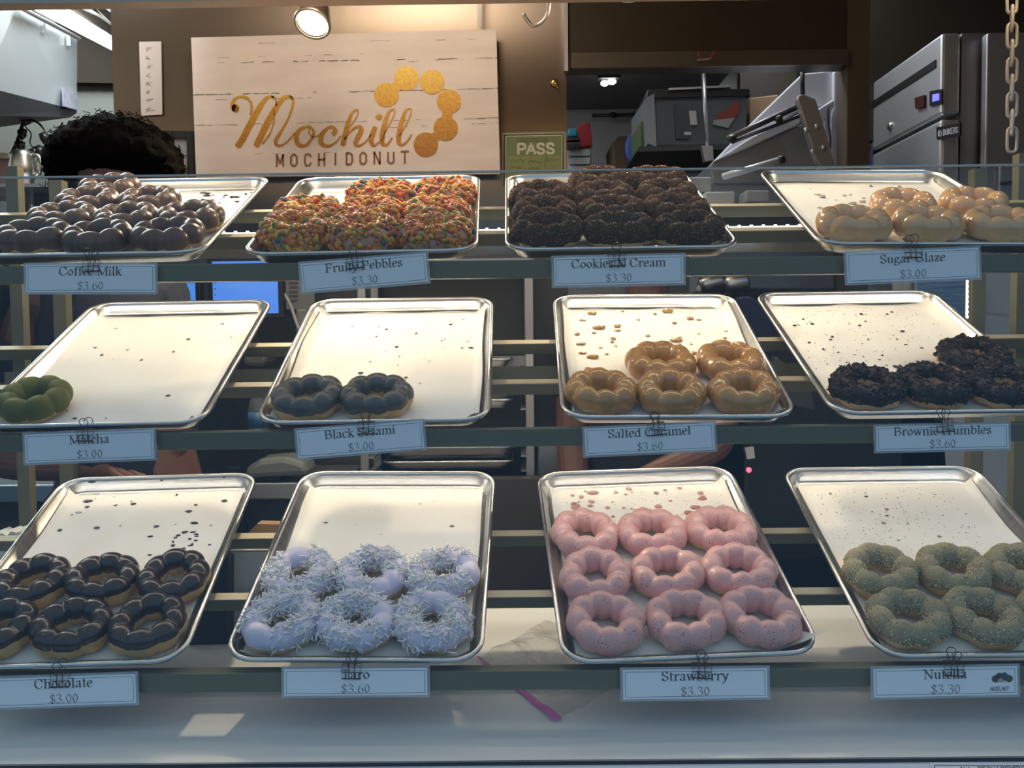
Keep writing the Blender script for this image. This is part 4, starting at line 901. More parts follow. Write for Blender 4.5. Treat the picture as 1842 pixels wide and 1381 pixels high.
# ------------------------------------------------------------------ back kitchen seen through the opening
t = thing('ceiling_light', 'small lit twin lamp on the back kitchen ceiling', 'lamp', at(1093, 148, 3.6))
mb = MB(); mb.blob((-.012, 0, -.004), (.016, .016, .011), 0, 0, 1, 2); mb.blob((.016, 0, .002), (.018, .016, .011), 0, 0, 2, 2); mb.build('bulb', mat('white bulb', (1, 1, 1), .4, emit=(.93, .97, 1), estr=10), t)
MB().box((-.04, -.02, .012), (.05, .02, .45)).build('fitting', M_DARK, t)
t = thing('storage_bin', 'translucent grey storage bin with supplies on the wire shelf', 'bin', at(1255, 220, 2.95))
A = poly([(1176, 168), (1344, 170), (1343, 262), (1180, 264)], 2.95)
mb = MB(); mb.prism([rel(t, p) for p in A], (0, .34, 0)); mb.build('tub', mat('smoky plastic', (.095, .105, .115), .25, bump=.05), t, .006)
mb = MB(); mb.prism([rel(t, p) for p in poly([(1162, 176), (1177, 168), (1181, 264), (1166, 258)], 2.93)], (-.01, .3, 0)); mb.build('ribbed_end', mat('pale ribbed plastic', (.22, .235, .24), .3), t)
mb = MB(); mb.prism([rel(t, p) for p in poly([(1166, 160), (1348, 160), (1350, 172), (1164, 176)], 2.94)], (0, .36, 0)); mb.build('lid', M_BLACK, t)
mb = MB(); mb.prism([rel(t, p) for p in poly([(1203, 158), (1316, 153), (1316, 156.5), (1203, 162)], 2.93)], (0, .02, 0)); mb.build('lid_handle', M_STEELD, t)
mb = MB(); mb.prism([rel(t, p) for p in poly([(1290, 208), (1328, 180), (1330, 200), (1318, 218), (1292, 220)], 2.945)], (0, .003, 0)); mb.build('red_packet', mat('red packet', (.22, .035, .025), .5), t)
mb = MB(); mb.prism([rel(t, p) for p in poly([(1284, 216), (1322, 212), (1310, 230), (1282, 224)], 2.944)], (0, .003, 0)); mb.build('pale_packet', mat('grey packet', (.24, .24, .24), .5), t)
mb = MB(); mb.prism([rel(t, p) for p in poly([(1212, 188), (1236, 188), (1240, 250), (1216, 250)], 2.945)], (0, .003, 0)); mb.build('dark_bag', mat('dark bag', (.05, .055, .065), .35), t)
mb = MB(); mb.prism([rel(t, p) for p in poly([(1239, 199), (1252, 199), (1254, 224), (1242, 225)], 2.943)], (0, .003, 0)); mb.prism([rel(t, p) for p in poly([(1231, 237), (1243, 237), (1243, 243), (1231, 243)], 2.943)], (0, .003, 0)); mb.build('white_tag', mat('tag paper', (.42, .41, .38), .5), t)
t = thing('wire_shelf', 'dark shelf carrying the grey storage bin', 'shelf', at(1260, 268, 2.9))
mb = MB(); mb.prism([rel(t, p) for p in poly([(1150, 264), (1400, 258), (1400, 266), (1145, 273)], 2.88)], (0, .45, 0)); mb.build('shelf_board', M_DARK, t)
mb = MB(); mb.tube([rel(t, at(1264, 118, 2.86)), rel(t, at(1273, 275, 2.86))], .007, 8); mb.build('rod', M_STEELD, t)
mb = MB(); mb.prism([rel(t, p) for p in poly([(1262, 262), (1282, 262), (1284, 288), (1268, 290)], 2.85)], (0, .03, 0)); mb.build('rod_clamp', M_STEELD, t)
def simple(name, label, cat, pts, Y, depth, m, group=None, bevel=.004, flat=False):
    P = poly(pts, Y); c = sum(P, Vector()) / len(P)
    mb = MB(); mb.prism([p - c for p in P], (0, depth, 0)); o = mb.build(name, m, None, bevel); o.location = c
    return tag(o, label, cat, group)
simple('cardboard_box', 'brown cardboard box beyond the grey storage bin', 'box', [(1348, 176), (1400, 170), (1400, 222), (1348, 226)], 3.2, .3, M_CARDBOARD)
simple('green_bag', 'green bag slumped beside the storage bin', 'bag', [(1148, 222), (1158, 214), (1166, 226), (1168, 270), (1150, 268)], 3.0, .2, mat('green bag', (.085, .13, .06), .6), bevel=.012)
simple('brown_carton', 'tall brown carton leaning in the back kitchen', 'box', [(1101, 256), (1112, 244), (1150, 246), (1152, 306), (1106, 310)], 3.5, .25, mat('brown carton', (.105, .062, .038), .7))
t = thing('blue_plate', 'round blue lid in front of the brown carton', 'lid', at(1140, 266, 3.45))
mb = MB(); mb.lathe([(.001, -.004), (.05, -.004), (.055, 0), (.05, .004), (.001, .004)], seg=24, M=Matrix.Scale(.6, 4, (1, 0, 0)) @ Matrix.Rotation(R_(90), 4, 'X')); mb.build('rim', mat('blue plastic', (.04, .13, .42), .4), t)
mb = MB(); mb.lathe([(.001, -.005), (.022, -.005), (.022, .005)], seg=20, M=Matrix.Scale(.6, 4, (1, 0, 0)) @ Matrix.Rotation(R_(90), 4, 'X')); mb.build('centre', mat('dark blue plastic', (.015, .05, .20), .4), t)
simple('red_crate', 'red crate stacked on white drawers in the back kitchen', 'crate', [(1030, 232), (1061, 218), (1066, 262), (1024, 266)], 3.6, .25, mat('red plastic', (.36, .018, .022), .4))
simple('teal_tub', 'teal tub beside the red crate', 'tub', [(1020, 230), (1040, 230), (1040, 246), (1020, 246)], 3.52, .1, mat('teal plastic', (.02, .18, .26), .4), bevel=.01)
for i, y in enumerate((248, 256)):
    simple('black_tray', ('upper' if i == 0 else 'lower') + ' black tray leaning against the red crate', 'tray', [(1020, y), (1044, y - 1), (1044, y + 3.5), (1020, y + 5)], 3.50, .1, M_BLACK, 'black trays by the red crate', .001)
t = thing('drawer_unit', 'white plastic drawer unit under the red crate', 'drawers', at(1042, 320, 3.6))
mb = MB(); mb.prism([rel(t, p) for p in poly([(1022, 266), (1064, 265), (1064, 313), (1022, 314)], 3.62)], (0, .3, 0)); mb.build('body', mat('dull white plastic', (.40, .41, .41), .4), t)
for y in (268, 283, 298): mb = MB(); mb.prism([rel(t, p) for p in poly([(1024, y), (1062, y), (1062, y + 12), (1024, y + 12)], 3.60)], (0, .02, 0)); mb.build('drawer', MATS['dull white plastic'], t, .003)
t = thing('wall_conduit', 'dark pipe with clips running along the white kitchen wall', 'pipe', at(1100, 207, 4.1))
mb = MB(); mb.tube([rel(t, at(x, y, 4.12)) for x, y in ((1065, 208), (1150, 206), (1160, 214))], .008, 8); mb.build('pipe', M_DARK, t)
mb = MB()
for x in (1104, 1143): mb.blob(rel(t, at(x, 207, 4.1)), (.02, .015, .015), 0, .2, x, 1)
mb.build('clips', M_BLACK, t)
struct(MB().box((xm + .02, 2.7, at(1093, 128, 3.6).z), (xr, 4.2, at(1093, 128, 3.6).z + .05)).build('ceiling_2', mat('back kitchen ceiling', (.17, .165, .165), .6)))

# dough sheeter: slanted hopper wings, end plate, rods
t = thing('dough_sheeter', 'steel dough sheeting machine with slanted chute and end plate', 'machine', at(1400, 300, 2.55))
def part(name, pts, Y, dep, m, bevel=.004, sl=0):
    mb = MB(); mb.prism([rel(t, p) for p in poly(pts, Y)], (0, dep, sl)); return mb.build(name, m, t, bevel)
M_SHEET = mat('pale machine steel', (.62, .63, .70), .40, .3, bump=.08, bscale=6)
M_SHEETD = mat('grey machine paint', (.23, .24, .265), .38, .3)
part('upper_wing', [(1282, 292), (1338, 234), (1444, 132), (1506, 126), (1510, 186), (1440, 196), (1352, 250)], 2.62, .05, M_SHEET)
part('chute', [(1284, 290), (1352, 246), (1438, 204), (1440, 222), (1340, 268)], 2.50, .16, M_SHEET)
part('lower_panel', [(1276, 296), (1300, 284), (1446, 222), (1476, 296), (1440, 330), (1284, 330)], 2.52, .22, M_SHEETD)
part('end_plate', [(1434, 178), (1438, 170), (1446, 169), (1468, 178), (1502, 292), (1500, 300), (1476, 298), (1468, 288)], 2.42, .03, mat('warm grey plate', (.26, .255, .25), .35, .4))
part('back_column', [(1500, 128), (1522, 126), (1523, 300), (1498, 298)], 2.60, .2, M_SHEET)
part('side_wing', [(1468, 198), (1500, 178), (1502, 190), (1474, 232)], 2.56, .05, M_SHEET)
for (a, b, r_) in (((1308, 250), (1434, 192), .008), ((1316, 256), (1440, 208), .005)):
    mb = MB(); mb.tube([rel(t, at(*a, 2.45)), rel(t, at(*b, 2.45))], r_, 10); mb.build('roller_rod', mat('dark rod', (.10, .10, .11), .35, .7), t)
for (x, y) in ((1402, 214), (1316, 250)):
    mb = MB(); mb.blob(rel(t, at(x, y, 2.44)), (.014, .012, .014), 0, .3, x, 1); mb.build('rod_joint', M_BLACK, t)
for (x, y) in ((1450, 234), (1462, 272), (1469, 227), (1481, 265)):
    mb = MB(); mb.lathe([(0, .006), (.006, .005), (.0075, 0)], seg=12, M=Matrix.Translation(rel(t, at(x, y, 2.419))) @ Matrix.Rotation(R_(90), 4, 'X')); mb.build('bolt', M_STEEL, t)
mb = MB(); mb.tube([rel(t, at(1300, 318, 2.40)), rel(t, at(1402, 288, 2.40))], .009, 10); mb.build('lower_bar', M_SHEET, t)
mb = MB(); mb.tube([rel(t, at(1400, 288.6, 2.40)), rel(t, at(1410, 285.5, 2.40))], .0105, 10); mb.build('bar_cap', M_BLACK, t)
mb = MB(); mb.tube(crv([rel(t, at(x, y, 2.46)) for x, y in ((1490, 190), (1490, 220), (1494, 255), (1488, 292))], False, 4), .0025, 6); mb.build('cable', M_BLACK, t)
mb = MB(); mb.tube([rel(t, at(1443, 122, 2.44)), rel(t, at(1444, 172, 2.44))], .006, 8); mb.build('feed_rod', M_DARK, t)
part('machine_base', [(1276, 330), (1500, 300), (1500, 520), (1276, 520)], 2.53, .3, M_SHEETD)
# steel shelf clutter seen under the machine through the glass
for j, (pts, Y, mm, lab) in enumerate((
    ([(1240, 318), (1280, 318), (1280, 345), (1240, 345)], 2.44, mat('pale grey carton', (.36, .38, .39), .5), 'pale grey carton at the left end under the steel machine'),
    ([(1268, 345), (1322, 344), (1322, 372), (1268, 372)], 2.40, mat('white carton', (.52, .53, .53), .5), 'white carton in the middle under the steel machine'),
    ([(1342, 342), (1384, 342), (1384, 362), (1342, 363)], 2.41, MATS['pale grey carton'], 'pale grey carton at the right end under the steel machine'))):
    simple('supply_carton', lab, 'box', pts, Y, .08, mm, 'cartons under the steel machine')
struct(MB().box((xm, 2.30, at(1300, 372, 2.35).z - .02), (xr, 2.52, at(1300, 372, 2.35).z)).build('trim_3', M_STEELD))

# ------------------------------------------------------------------ upright fridge, turned to face left, and the cabinet beside it
Yf = 2.45; Xf = at(1727, 200, Yf).x
def fp(px, py):                                    # a point on the fridge's front face, the plane x = Xf
    d = ray(px, py); return CAMP + d * (Xf / d.x)
t = thing('upright_fridge', 'tall stainless upright fridge with grille panel and blue display', 'fridge', (Xf, Yf + .3, 0))
Yb = fp(1561, 200).y
zt1 = fp(1724, 62).z; zg = fp(1724, 207).z; zd = zg - .012
MB().box(rel(t, (Xf + .002, Yf, .05)), rel(t, (Xf + .62, Yb, zt1 - .002))).build('body', M_STEELD, t)
def face(name, z0_, z1, m, th=.03, bev=.008, y0_=None, y1=None):
    return MB().box(rel(t, (Xf - th, y0_ or Yf, z0_)), rel(t, (Xf, y1 or Yb, z1))).build(name, m, t, bev)
M_FR = mat('fridge steel', (.56, .56, .57), .36, .72, bump=.12, bscale=5, stretch=(1, 1, 5))
dr = face('door', .25, zd, M_FR, .05)
gp = face('grille_panel', zg, zt1, M_FR, .05)
zs = zg + (zt1 - zg) * .62
MB().box(rel(t, (Xf - .053, Yf + .03, zs)), rel(t, (Xf - .049, Yb, zs + .02))).build('shadow_groove', M_BLACK, gp)
def onf(px, py, e_=.0): 
    d = ray(px, py); X = Xf - .0505 - e_; return CAMP + d * (X / d.x)
def plate(name, corners, m, par, th=.004):
    mb = MB(); mb.prism([rel(t, onf(*c, th)) for c in corners], (th, 0, 0)); return mb.build(name, m, par)
plate('display', [(1672, 164), (1694, 160), (1694, 187), (1672, 191)], M_BLACK, gp)
plate('display_digits', [(1677, 170), (1688, 168), (1688, 180), (1677, 183)], mat('blue digits', (.05, .05, .6), .4, emit=(.12, .12, 1), estr=2.2), gp, .006)
plate('rocker_switch', [(1645, 176), (1661, 171), (1661, 192), (1646, 196)], mat('dark red switch', (.05, .012, .010), .35), gp, .008)
mb = MB(); mb.lathe([(0, .008), (.010, .007), (.013, 0)], seg=16, M=Matrix.Translation(rel(t, onf(1602, 227))) @ Matrix.Rotation(R_(-90), 4, 'Y')); mb.build('lock', M_STEEL, gp)
nb = plate('name_badge', [(1684, 229), (1727, 221), (1727, 244), (1685, 251)], M_BLACK, dr)
mb = MB()
sans_text(mb, 'DUKERS', 0, 0, 3.6, 10, 4.6, 1.2, lambda q: rel(t, onf(1696.5 + q.x, 243.4 - q.y - .2 * q.x, .0045)))
c_ = [(1690.5 + 3 * math.cos(a / 10 * 6.2832), 240 + 5.5 * math.sin(a / 10 * 6.2832)) for a in range(11)]
ribbon(mb, [Vector(c) for c in c_], lambda i, d: 1.0, lambda q: rel(t, onf(q.x, q.y, .0045))); ribbon(mb, [Vector((1689.5, 236)), Vector((1689.5, 244))], lambda i, d: 1.4, lambda q: rel(t, onf(q.x, q.y, .0045)))
mb.build('lettering', mat('pale badge print', (.55, .55, .56), .4), nb)
plate('blue_sticker', [(1556, 264), (1568, 262), (1568, 302), (1556, 302)], mat('violet sticker', (.07, .065, .16), .5), dr)
Yc = 2.405; xa = at(1774, 200, Yc).x
t = thing('steel_cabinet', 'plain stainless cabinet behind the hanging plastic chain', 'cabinet', (xa + .3, Yc + .3, 0))
MB().box(rel(t, (xa, Yc, .02)), rel(t, (1.94, Yc + .03, at(1800, 59, Yc).z))).build('body', mat('cool cabinet steel', (.40, .41, .44), .36, .6, bump=.1, bscale=4, stretch=(1, 1, 8)), t, .004)
MB().box(rel(t, (xa + .03, Yc - .015, .12)), rel(t, (1.93, Yc - .001, at(1800, 300, Yc).z))).build('door', MATS['cool cabinet steel'], t, .004)
mb = MB(); mb.bar(rel(t, at(1800, 330, Yc - .02)), rel(t, at(1880, 322, Yc - .02)), .008, .008); mb.build('handle', M_BLACK, t)

# ------------------------------------------------------------------ left side: range hood, tube light, cords
t = thing('steel_hood', 'stainless wall box with dark underside at upper left', 'hood', at(70, 120, 2.5))
f = [at(-30, -6, 2.1), at(30, 12, 2.2), at(139, 68, 2.6), at(138, 203, 2.6), at(-30, 155, 2.1)]
mb = MB(); mb.prism([rel(t, p) for p in f], (-.30, .12, 0)); mb.build('shell', mat('cool hood steel', (.60, .66, .68), .34, .35, bump=.12, bscale=3, stretch=(1, 1, 4)), t)
f2 = [at(-30, 156, 2.1), at(138, 199, 2.6), at(138, 204, 2.6), at(126, 212, 2.55), at(-30, 208, 2.1)]
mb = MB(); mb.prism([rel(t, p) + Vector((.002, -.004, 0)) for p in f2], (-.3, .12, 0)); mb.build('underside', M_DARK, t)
ns = [at(112, 158, 2.475), at(137, 166, 2.595), at(137, 199, 2.595), at(113, 192, 2.475)]
mb = MB(); mb.prism([rel(t, p) + Vector((.006, -.006, 0)) for p in ns], (-.006, .003, 0)); mb.build('menu_reflection', mat('pale blue reflection', (.42, .44, .62), .4, var=(.62, .64, .70), scale=60), t)  # reflection of a menu screen, painted as a pale blue plate
mb = MB()
for a, b in (((30, 14), (139, 72)),): mb.tube([rel(t, at(*a, 2.18)) + Vector((.01, -.01, 0)), rel(t, at(*b, 2.58)) + Vector((.01, -.01, 0))], .006, 6)
mb.build('top_pipe', mat('pale pipe', (.5, .52, .52), .4, .5), t)
mb = MB()
for (x, y, Y) in ((80, 42, 2.36), (126, 66, 2.53)): mb.box(rel(t, at(x - 1, y, Y)) + Vector((0, -.02, -.03)), rel(t, at(x + 4, y, Y)) + Vector((.004, -.015, 0)))
mb.build('pipe_bracket', MATS['pale pipe'], t)
t = thing('tube_light', 'long lit fluorescent tube fitting above the steel box', 'lamp', at(130, 50, 2.7))
q = [at(42, 8, 2.35), at(92, 8, 2.35), at(214, 82, 3.0), at(214, 97, 3.0)]
mb = MB(); mb.prism([rel(t, p) for p in q], (-.004, .012, .02)); mb.build('diffuser', M_TUBE, t)
mb = MB(); mb.prism([rel(t, p) + Vector((0, .012, .021)) for p in (at(86, 2, 2.36), at(120, 2, 2.36), at(214, 60, 3.0), at(214, 84, 3.0))], (0, .03, .03)); mb.build('fitting', mat('grey brown fitting', (.17, .15, .12), .6), t)
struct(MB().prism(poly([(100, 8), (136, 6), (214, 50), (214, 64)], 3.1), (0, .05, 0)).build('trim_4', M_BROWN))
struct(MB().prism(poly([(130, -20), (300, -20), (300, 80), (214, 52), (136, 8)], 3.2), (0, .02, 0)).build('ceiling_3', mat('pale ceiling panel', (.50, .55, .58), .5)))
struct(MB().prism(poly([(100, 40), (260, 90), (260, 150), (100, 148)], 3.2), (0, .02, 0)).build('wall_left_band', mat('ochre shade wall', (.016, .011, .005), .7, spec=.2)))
t = thing('power_cords', 'black cords and plugs dangling under the steel box', 'cord', at(70, 240, 2.42))
for nm, P_, r_ in (('cord', [(44, 214), (38, 232), (28, 262), (12, 288), (-6, 306)], .0045), ('cord', [(50, 214), (70, 222), (86, 245), (86, 262), (72, 274), (54, 270)], .003), ('cord', [(44, 216), (46, 228), (56, 240), (54, 256), (62, 270)], .0018), ('cord', [(112, 220), (110, 240), (104, 262)], .0028)):
    mb = MB(); mb.tube([rel(t, p) for p in crv(poly(P_, 2.42), False, 5)], r_, 6); mb.build(nm, M_BLACK, t)
for i, (x, y) in enumerate(((39, 240), (36, 262), (78, 246), (70, 271), (62, 275), (45, 215))):
    mb = MB(); mb.blob(rel(t, at(x, y, 2.42)), (.014, .012, .016), 0, .25, i, 1); mb.build('plug', M_BLACK, t)
t = thing('steel_pitcher', 'shiny steel pitcher on the shelf at far left', 'pitcher', at(42, 330, 2.3))
k_ = (at(66, 300, 2.3) - at(20, 300, 2.3)).length / 2; h_ = (at(42, 272, 2.3) - at(42, 330, 2.3)).length
mb = MB(); mb.lathe([(.0, 0), (k_ * .72, 0), (k_ * .95, h_ * .3), (k_ * 1.0, h_ * .55), (k_ * .8, h_ * .85), (k_ * .78, h_), (k_ * .74, h_), (k_ * .7, h_ * .8)], seg=28); mb.build('body', M_STEEL, t)
mb = MB(); mb.tube(crv([(k_ * .8, 0, h_ * .9), (k_ * 1.35, 0, h_ * .8), (k_ * 1.3, 0, h_ * .4), (k_ * .95, 0, h_ * .25)], False, 5), .005, 8); mb.build('handle', M_STEEL, t)
MB().box((xm + .02, 3.3, .02), (xr - .1, 4.15, at(1100, 312, 3.4).z)).build('prep_counter', M_STEELD)
tag(bpy.data.objects['prep_counter'], 'steel counter in the back kitchen under the white drawers', 'counter')
o = simple('pink_carton', 'dull pink carton at the far left edge', 'box', [(-40, 284), (20, 286), (22, 352), (-40, 352)], 2.4, .1, mat('dull pink', (.30, .20, .21), .6))
o = simple('paper_stack', 'stack of white paper with yellow edge on the pink carton', 'paper', [(-40, 272), (14, 275), (17, 284), (-40, 283)], 2.39, .1, mat('pale paper', (.58, .58, .60), .5, var=(.56, .44, .12), scale=9), bevel=.001)
o = simple('drink_carton', 'narrow white and red drink carton below the steel pitcher', 'carton', [(22, 316), (38, 322), (40, 384), (30, 384)], 2.25, .04, mat('red white carton', (.55, .54, .58), .5, var=(.34, .06, .05), scale=12), bevel=.001)
t = thing('steel_shelf', 'steel side shelf carrying the pitcher', 'shelf', at(40, 390, 2.4))
mb = MB(); mb.prism([rel(t, p) for p in poly([(-60, 330), (120, 330), (120, 336), (-60, 336)], 2.2)], (0, .35, 0)); mb.build('board', M_STEELD, t)
mb = MB(); mb.prism([rel(t, p) for p in poly([(60, 337), (110, 337), (110, 400), (60, 400)], 2.3)], (0, .2, 0)); mb.build('bracket', M_DARK, t)

# ------------------------------------------------------------------ back counter behind the case: terminals, notices, pan rack
zc = at(440, 868, 2.05).z
t = thing('back_counter', 'dark steel back counter behind the doughnut case', 'counter', (-.55, 2.2, 0))
MB().box(rel(t, (-1.75, 2.05, zc - .04)), rel(t, (-.40, 2.33, zc))).build('worktop', M_STEELD, t, .004)
MB().box(rel(t, (-1.73, 2.07, .02)), rel(t, (-.42, 2.33, zc - .042))).build('cabinet', mat('dark navy front', (.015, .019, .026), .45), t)
def terminal(px0, py0, px1, py1, Y, label):
    A = at(px0, py0, Y); B = at(px1, py1, Y); w, h = B.x - A.x, A.z - B.z
    t = thing('till_screen', label, 'monitor', ((A.x + B.x) / 2, Y + .01, zc + .001), 'till screens on the back counter')
    cz = (A.z + B.z) / 2 - t.location.z
    MB().box((-w / 2 - .012, -.004, cz - h / 2 - .012), (w / 2 + .012, .022, cz + h / 2 + .012)).build('bezel', M_BLACK, t, .003)
    s = MB().box((-w / 2, -.0055, cz - h / 2), (w / 2, -.0042, cz + h / 2)).build('screen', M_BLUE, t)
    mb = MB()
    for i in range(5): mb.box((-w / 2 + .004, -.0062, cz + h / 2 - .022 - i * .014), (-w / 2 + .007, -.0056, cz + h / 2 - .019 - i * .014))
    for (x, L) in ((-w * .38, .02), (-w * .1, .012), (w * .25, .025)): mb.box((x, -.0062, cz + h / 2 - .008), (x + L, -.0056, cz + h / 2 - .006))
    mb.build('screen_icons', mat('icon blue', (.03, .10, .40), .4), s)
    MB().box((-.025, .005, 0), (.025, .02, cz)).build('stand', M_BLACK, t)
    MB().box((-.08, -.05, 0), (.08, .07, .012)).build('foot', M_BLACK, t, .003)
terminal(380, 470, 500, 563, 2.10, 'large lit blue till screen left of the cereal price card')
terminal(292, 503, 351, 560, 2.16, 'small lit blue till screen behind the dark-shirted person')
mb = MB(); pts = poly([(508, 524), (522, 548), (534, 582), (540, 592), (552, 580)], 2.12); c = pts[0].copy()
mb.tube([p - c for p in crv(pts, False, 5)], .004, 8); o = mb.build('white_cable', mat('white cable', (.5, .5, .5), .5)); o.location = c; tag(o, 'white cable curling beside the large till screen', 'cable')
t = thing('wall_notice', 'printed paper notice behind the cereal price card', 'notice', at(545, 510, 2.34))
MB().prism([rel(t, p) for p in poly([(510, 482), (566, 482), (566, 556), (514, 556)], 2.34)], (0, .001, 0)).build('paper', mat('grey notice', (.30, .29, .27), .5), t)
mb = MB()
for i in range(6): ribbon(mb, [Vector((520, 500 + i * 8)), Vector((536, 500 + i * 8))], lambda i, d: 3, lambda q: rel(t, at(q.x, q.y, 2.338)))
mb.build('printing', mat('notice print', (.13, .13, .125), .5), t)
simple('card_reader', 'small pale card reader behind the black sesame pan', 'card reader', [(532, 556), (552, 556), (552, 596), (532, 598)], 2.13, .03, mat('grey reader', (.26, .25, .23), .5))
simple('rolled_towel', 'rolled grey towel glimpsed between the two left middle pans', 'towel', [(436, 640), (476, 634), (480, 650), (470, 660), (438, 658)], 2.10, .10, mat('grey towel', (.11, .11, .115), .8), bevel=.015)
t = thing('water_bottle', 'clear water bottle with blue label behind the black sesame pan', 'bottle', at(466, 790, 2.06))
k_ = (at(486, 740, 2.06) - at(450, 740, 2.06)).length / 2; h_ = (at(466, 700, 2.06) - at(466, 790, 2.06)).length
mb = MB(); mb.lathe([(0, 0), (k_ * .95, 0), (k_, h_ * .1), (k_, h_ * .62), (k_ * .8, h_ * .78), (k_ * .38, h_ * .9), (k_ * .38, h_)], seg=24); mb.build('bottle', mat('clear plastic', (.22, .24, .25), .1, alpha=.35), t)
mb = MB(); mb.lathe([(k_ * 1.015, h_ * .25), (k_ * 1.015, h_ * .55)], seg=24); mb.build('label', mat('blue wrapper', (.03, .09, .22), .4), t)
mb = MB(); mb.lathe([(k_ * .42, h_ * .96), (k_ * .42, h_ * 1.05), (0, h_ * 1.05)], seg=20); mb.build('cap', mat('white cap', (.6, .6, .6), .4), t)
simple('crumpled_bag', 'crumpled translucent bag on the counter between the left trays', 'bag', [(440, 842), (466, 826), (510, 822), (548, 832), (556, 856), (440, 862)], 2.04, .10, mat('frosty plastic', (.16, .18, .17), .35), bevel=.02)

t = thing('bun_pan_rack', 'stainless pan rack standing behind the case', 'rack', (-.16, 2.28, 0))
ux = at(952, 600, 2.12).x; zr = at(952, 474, 2.12).z
for x in (ux, -.36):
    for y in (2.12, 2.31):
        MB().box(rel(t, (x - .010, y - .012, .02)), rel(t, (x + .010, y + .012, zr))).build('upright', mat('bright upright steel', (.50, .48, .46), .33, .9), t, .002)
pz = []
for (y1) in (655, 690, 728, 812, 838):
    z = at(900, y1, 2.12).z; pz.append(z)
    for x in (ux - .014, -.346): MB().box(rel(t, (x - .008, 2.11, z - .012)), rel(t, (x + .008, 2.32, z - .008))).build('runner', M_STEELD, t)
MB().box(rel(t, (-.37, 2.105, zr)), rel(t, (ux + .012, 2.325, zr + .012))).build('top', M_STEELD, t)
MB().box(rel(t, (-.36, 2.30, at(900, 690, 2.3).z)), rel(t, (ux - .01, 2.305, at(900, 640, 2.3).z))).build('back_panel', M_STEELD, t)
for i, z in enumerate(pz):
    o = inst(TRAY_ME, 'rack_pan'); o.scale = (.93, .44, 1); o.location = ((ux - .36) / 2, 2.213, z - .0078)
    tag(o, ('highest', 'second highest', 'middle', 'second lowest', 'lowest')[i] + ' pan stored in the stainless rack behind the case', 'tray', 'pans in the stainless rack')
for i in range(5):
    v = i % 3; o = thing('ring_doughnut', 'brown doughnut stored on a rack pan, ' + ('first', 'second', 'third', 'fourth', 'last')[i] + ' from the left', 'doughnut', ((-.30 + i * .066), 2.215, pz[3] - .0055), 'doughnuts on the rack pan'); o.scale = (.62, .62, .75)
    vv = .37 + v
    if i < 3: DM = dough_mesh(vv, .22).mesh('dough', DOUGH); GM = glaze_mesh(vv, .22, -10, 10, 15, KINDS[(2, 0)][4])
    inst(DM, 'dough', o); inst(GM, 'glaze', o)
simple('grey_machine', 'grey steel appliance right of the pan rack', 'appliance', [(968, 780), (1010, 780), (1014, 900), (966, 900)], 2.18, .15, M_STEELD)
struct(MB().box((-.40, 2.05, .02), (.16, 2.10, at(900, 862, 2.05).z)).build('wall_low', mat('dark brown panel', (.05, .04, .032), .5)))

# right of centre
t = thing('portafilter_machine', 'small coffee machine with two silver cylinders', 'machine', at(1290, 520, 2.3))
for (x, w_) in ((1278, 17), (1322, 20)):
    k_ = w_ * 2.3 / F; mb = MB(); mb.lathe([(0, -.03), (k_ * .8, -.03), (k_, -.02), (k_, .025), (k_ * .85, .032), (0, .032)], seg=24, M=Matrix.Translation(rel(t, at(x, 509, 2.3))) @ Matrix.Rotation(R_(75), 4, 'Y')); mb.build('cylinder', M_STEEL, t)
mb = MB(); mb.prism([rel(t, p) for p in poly([(1262, 478), (1345, 478), (1345, 492), (1262, 494)], 2.31)], (0, .1, 0)); mb.build('body', M_DARK, t)
mb = MB(); mb.blob(rel(t, at(1257, 520, 2.29)), (.008, .008, .01), 0, .2, 3, 1); mb.build('white_knob', mat('white knob', (.7, .7, .7), .4), t)
mb = MB(); mb.blob(rel(t, at(1300, 512, 2.30)), (.012, .02, .03), 0, .4, 3, 1); mb.build('black_grip', M_BLACK, t)
simple('blue_apron', 'folded navy blue apron between the caramel and brownie pans', 'cloth', [(1326, 534), (1352, 530), (1388, 560), (1404, 622), (1350, 622)], 2.15, .12, mat('blue apron', (.018, .028, .085), .8, bump=.4, bscale=60), bevel=.02)
simple('black_appliance', 'bulky black appliance behind the right end of the case', 'appliance', [(1338, 690), (1700, 690), (1720, 1010), (1336, 1010)], 2.02, .26, mat('black enamel', (.012, .013, .014), .32), bevel=.01)
simple('slate_box', 'dark slate box under the brownie pan', 'box', [(1396, 640), (1460, 690), (1468, 740), (1380, 720)], 1.94, .035, mat('slate plastic', (.035, .038, .042), .35), bevel=.004)
t = thing('door_sensor', 'small white switch with red pilot light on the black appliance', 'switch', at(1345, 830, 1.965))
mb = MB(); mb.prism([rel(t, p) for p in poly([(1340, 806), (1356, 804), (1358, 824), (1344, 826)], 1.965)], (0, .014, 0)); mb.build('plate', mat('white plate', (.55, .55, .56), .4), t)
mb = MB(); mb.blob(rel(t, at(1347, 845, 1.965)), (.006, .008, .006), 0, 0, 1, 2); mb.build('pilot_light', mat('red pilot', (.5, .02, .05), .4, emit=(1, .10, .16), estr=2.5), t)
struct(MB().box((at(1668, 600, 1.90).x, 2.02, 0), (1.95, 2.08, at(1800, 470, 2.02).z)).build('wall_right_tile', M_TILE))
mb = MB()
for yy in (560, 640, 800): mb.add([at(1690, yy - 8, 2.018), at(1842, yy + 8, 2.018), at(1842, yy + 10, 2.018), at(1690, yy - 6, 2.018)], [(0, 1, 2, 3)])
struct(mb.build('trim_5', mat('grout', (.40, .39, .37), .8)))
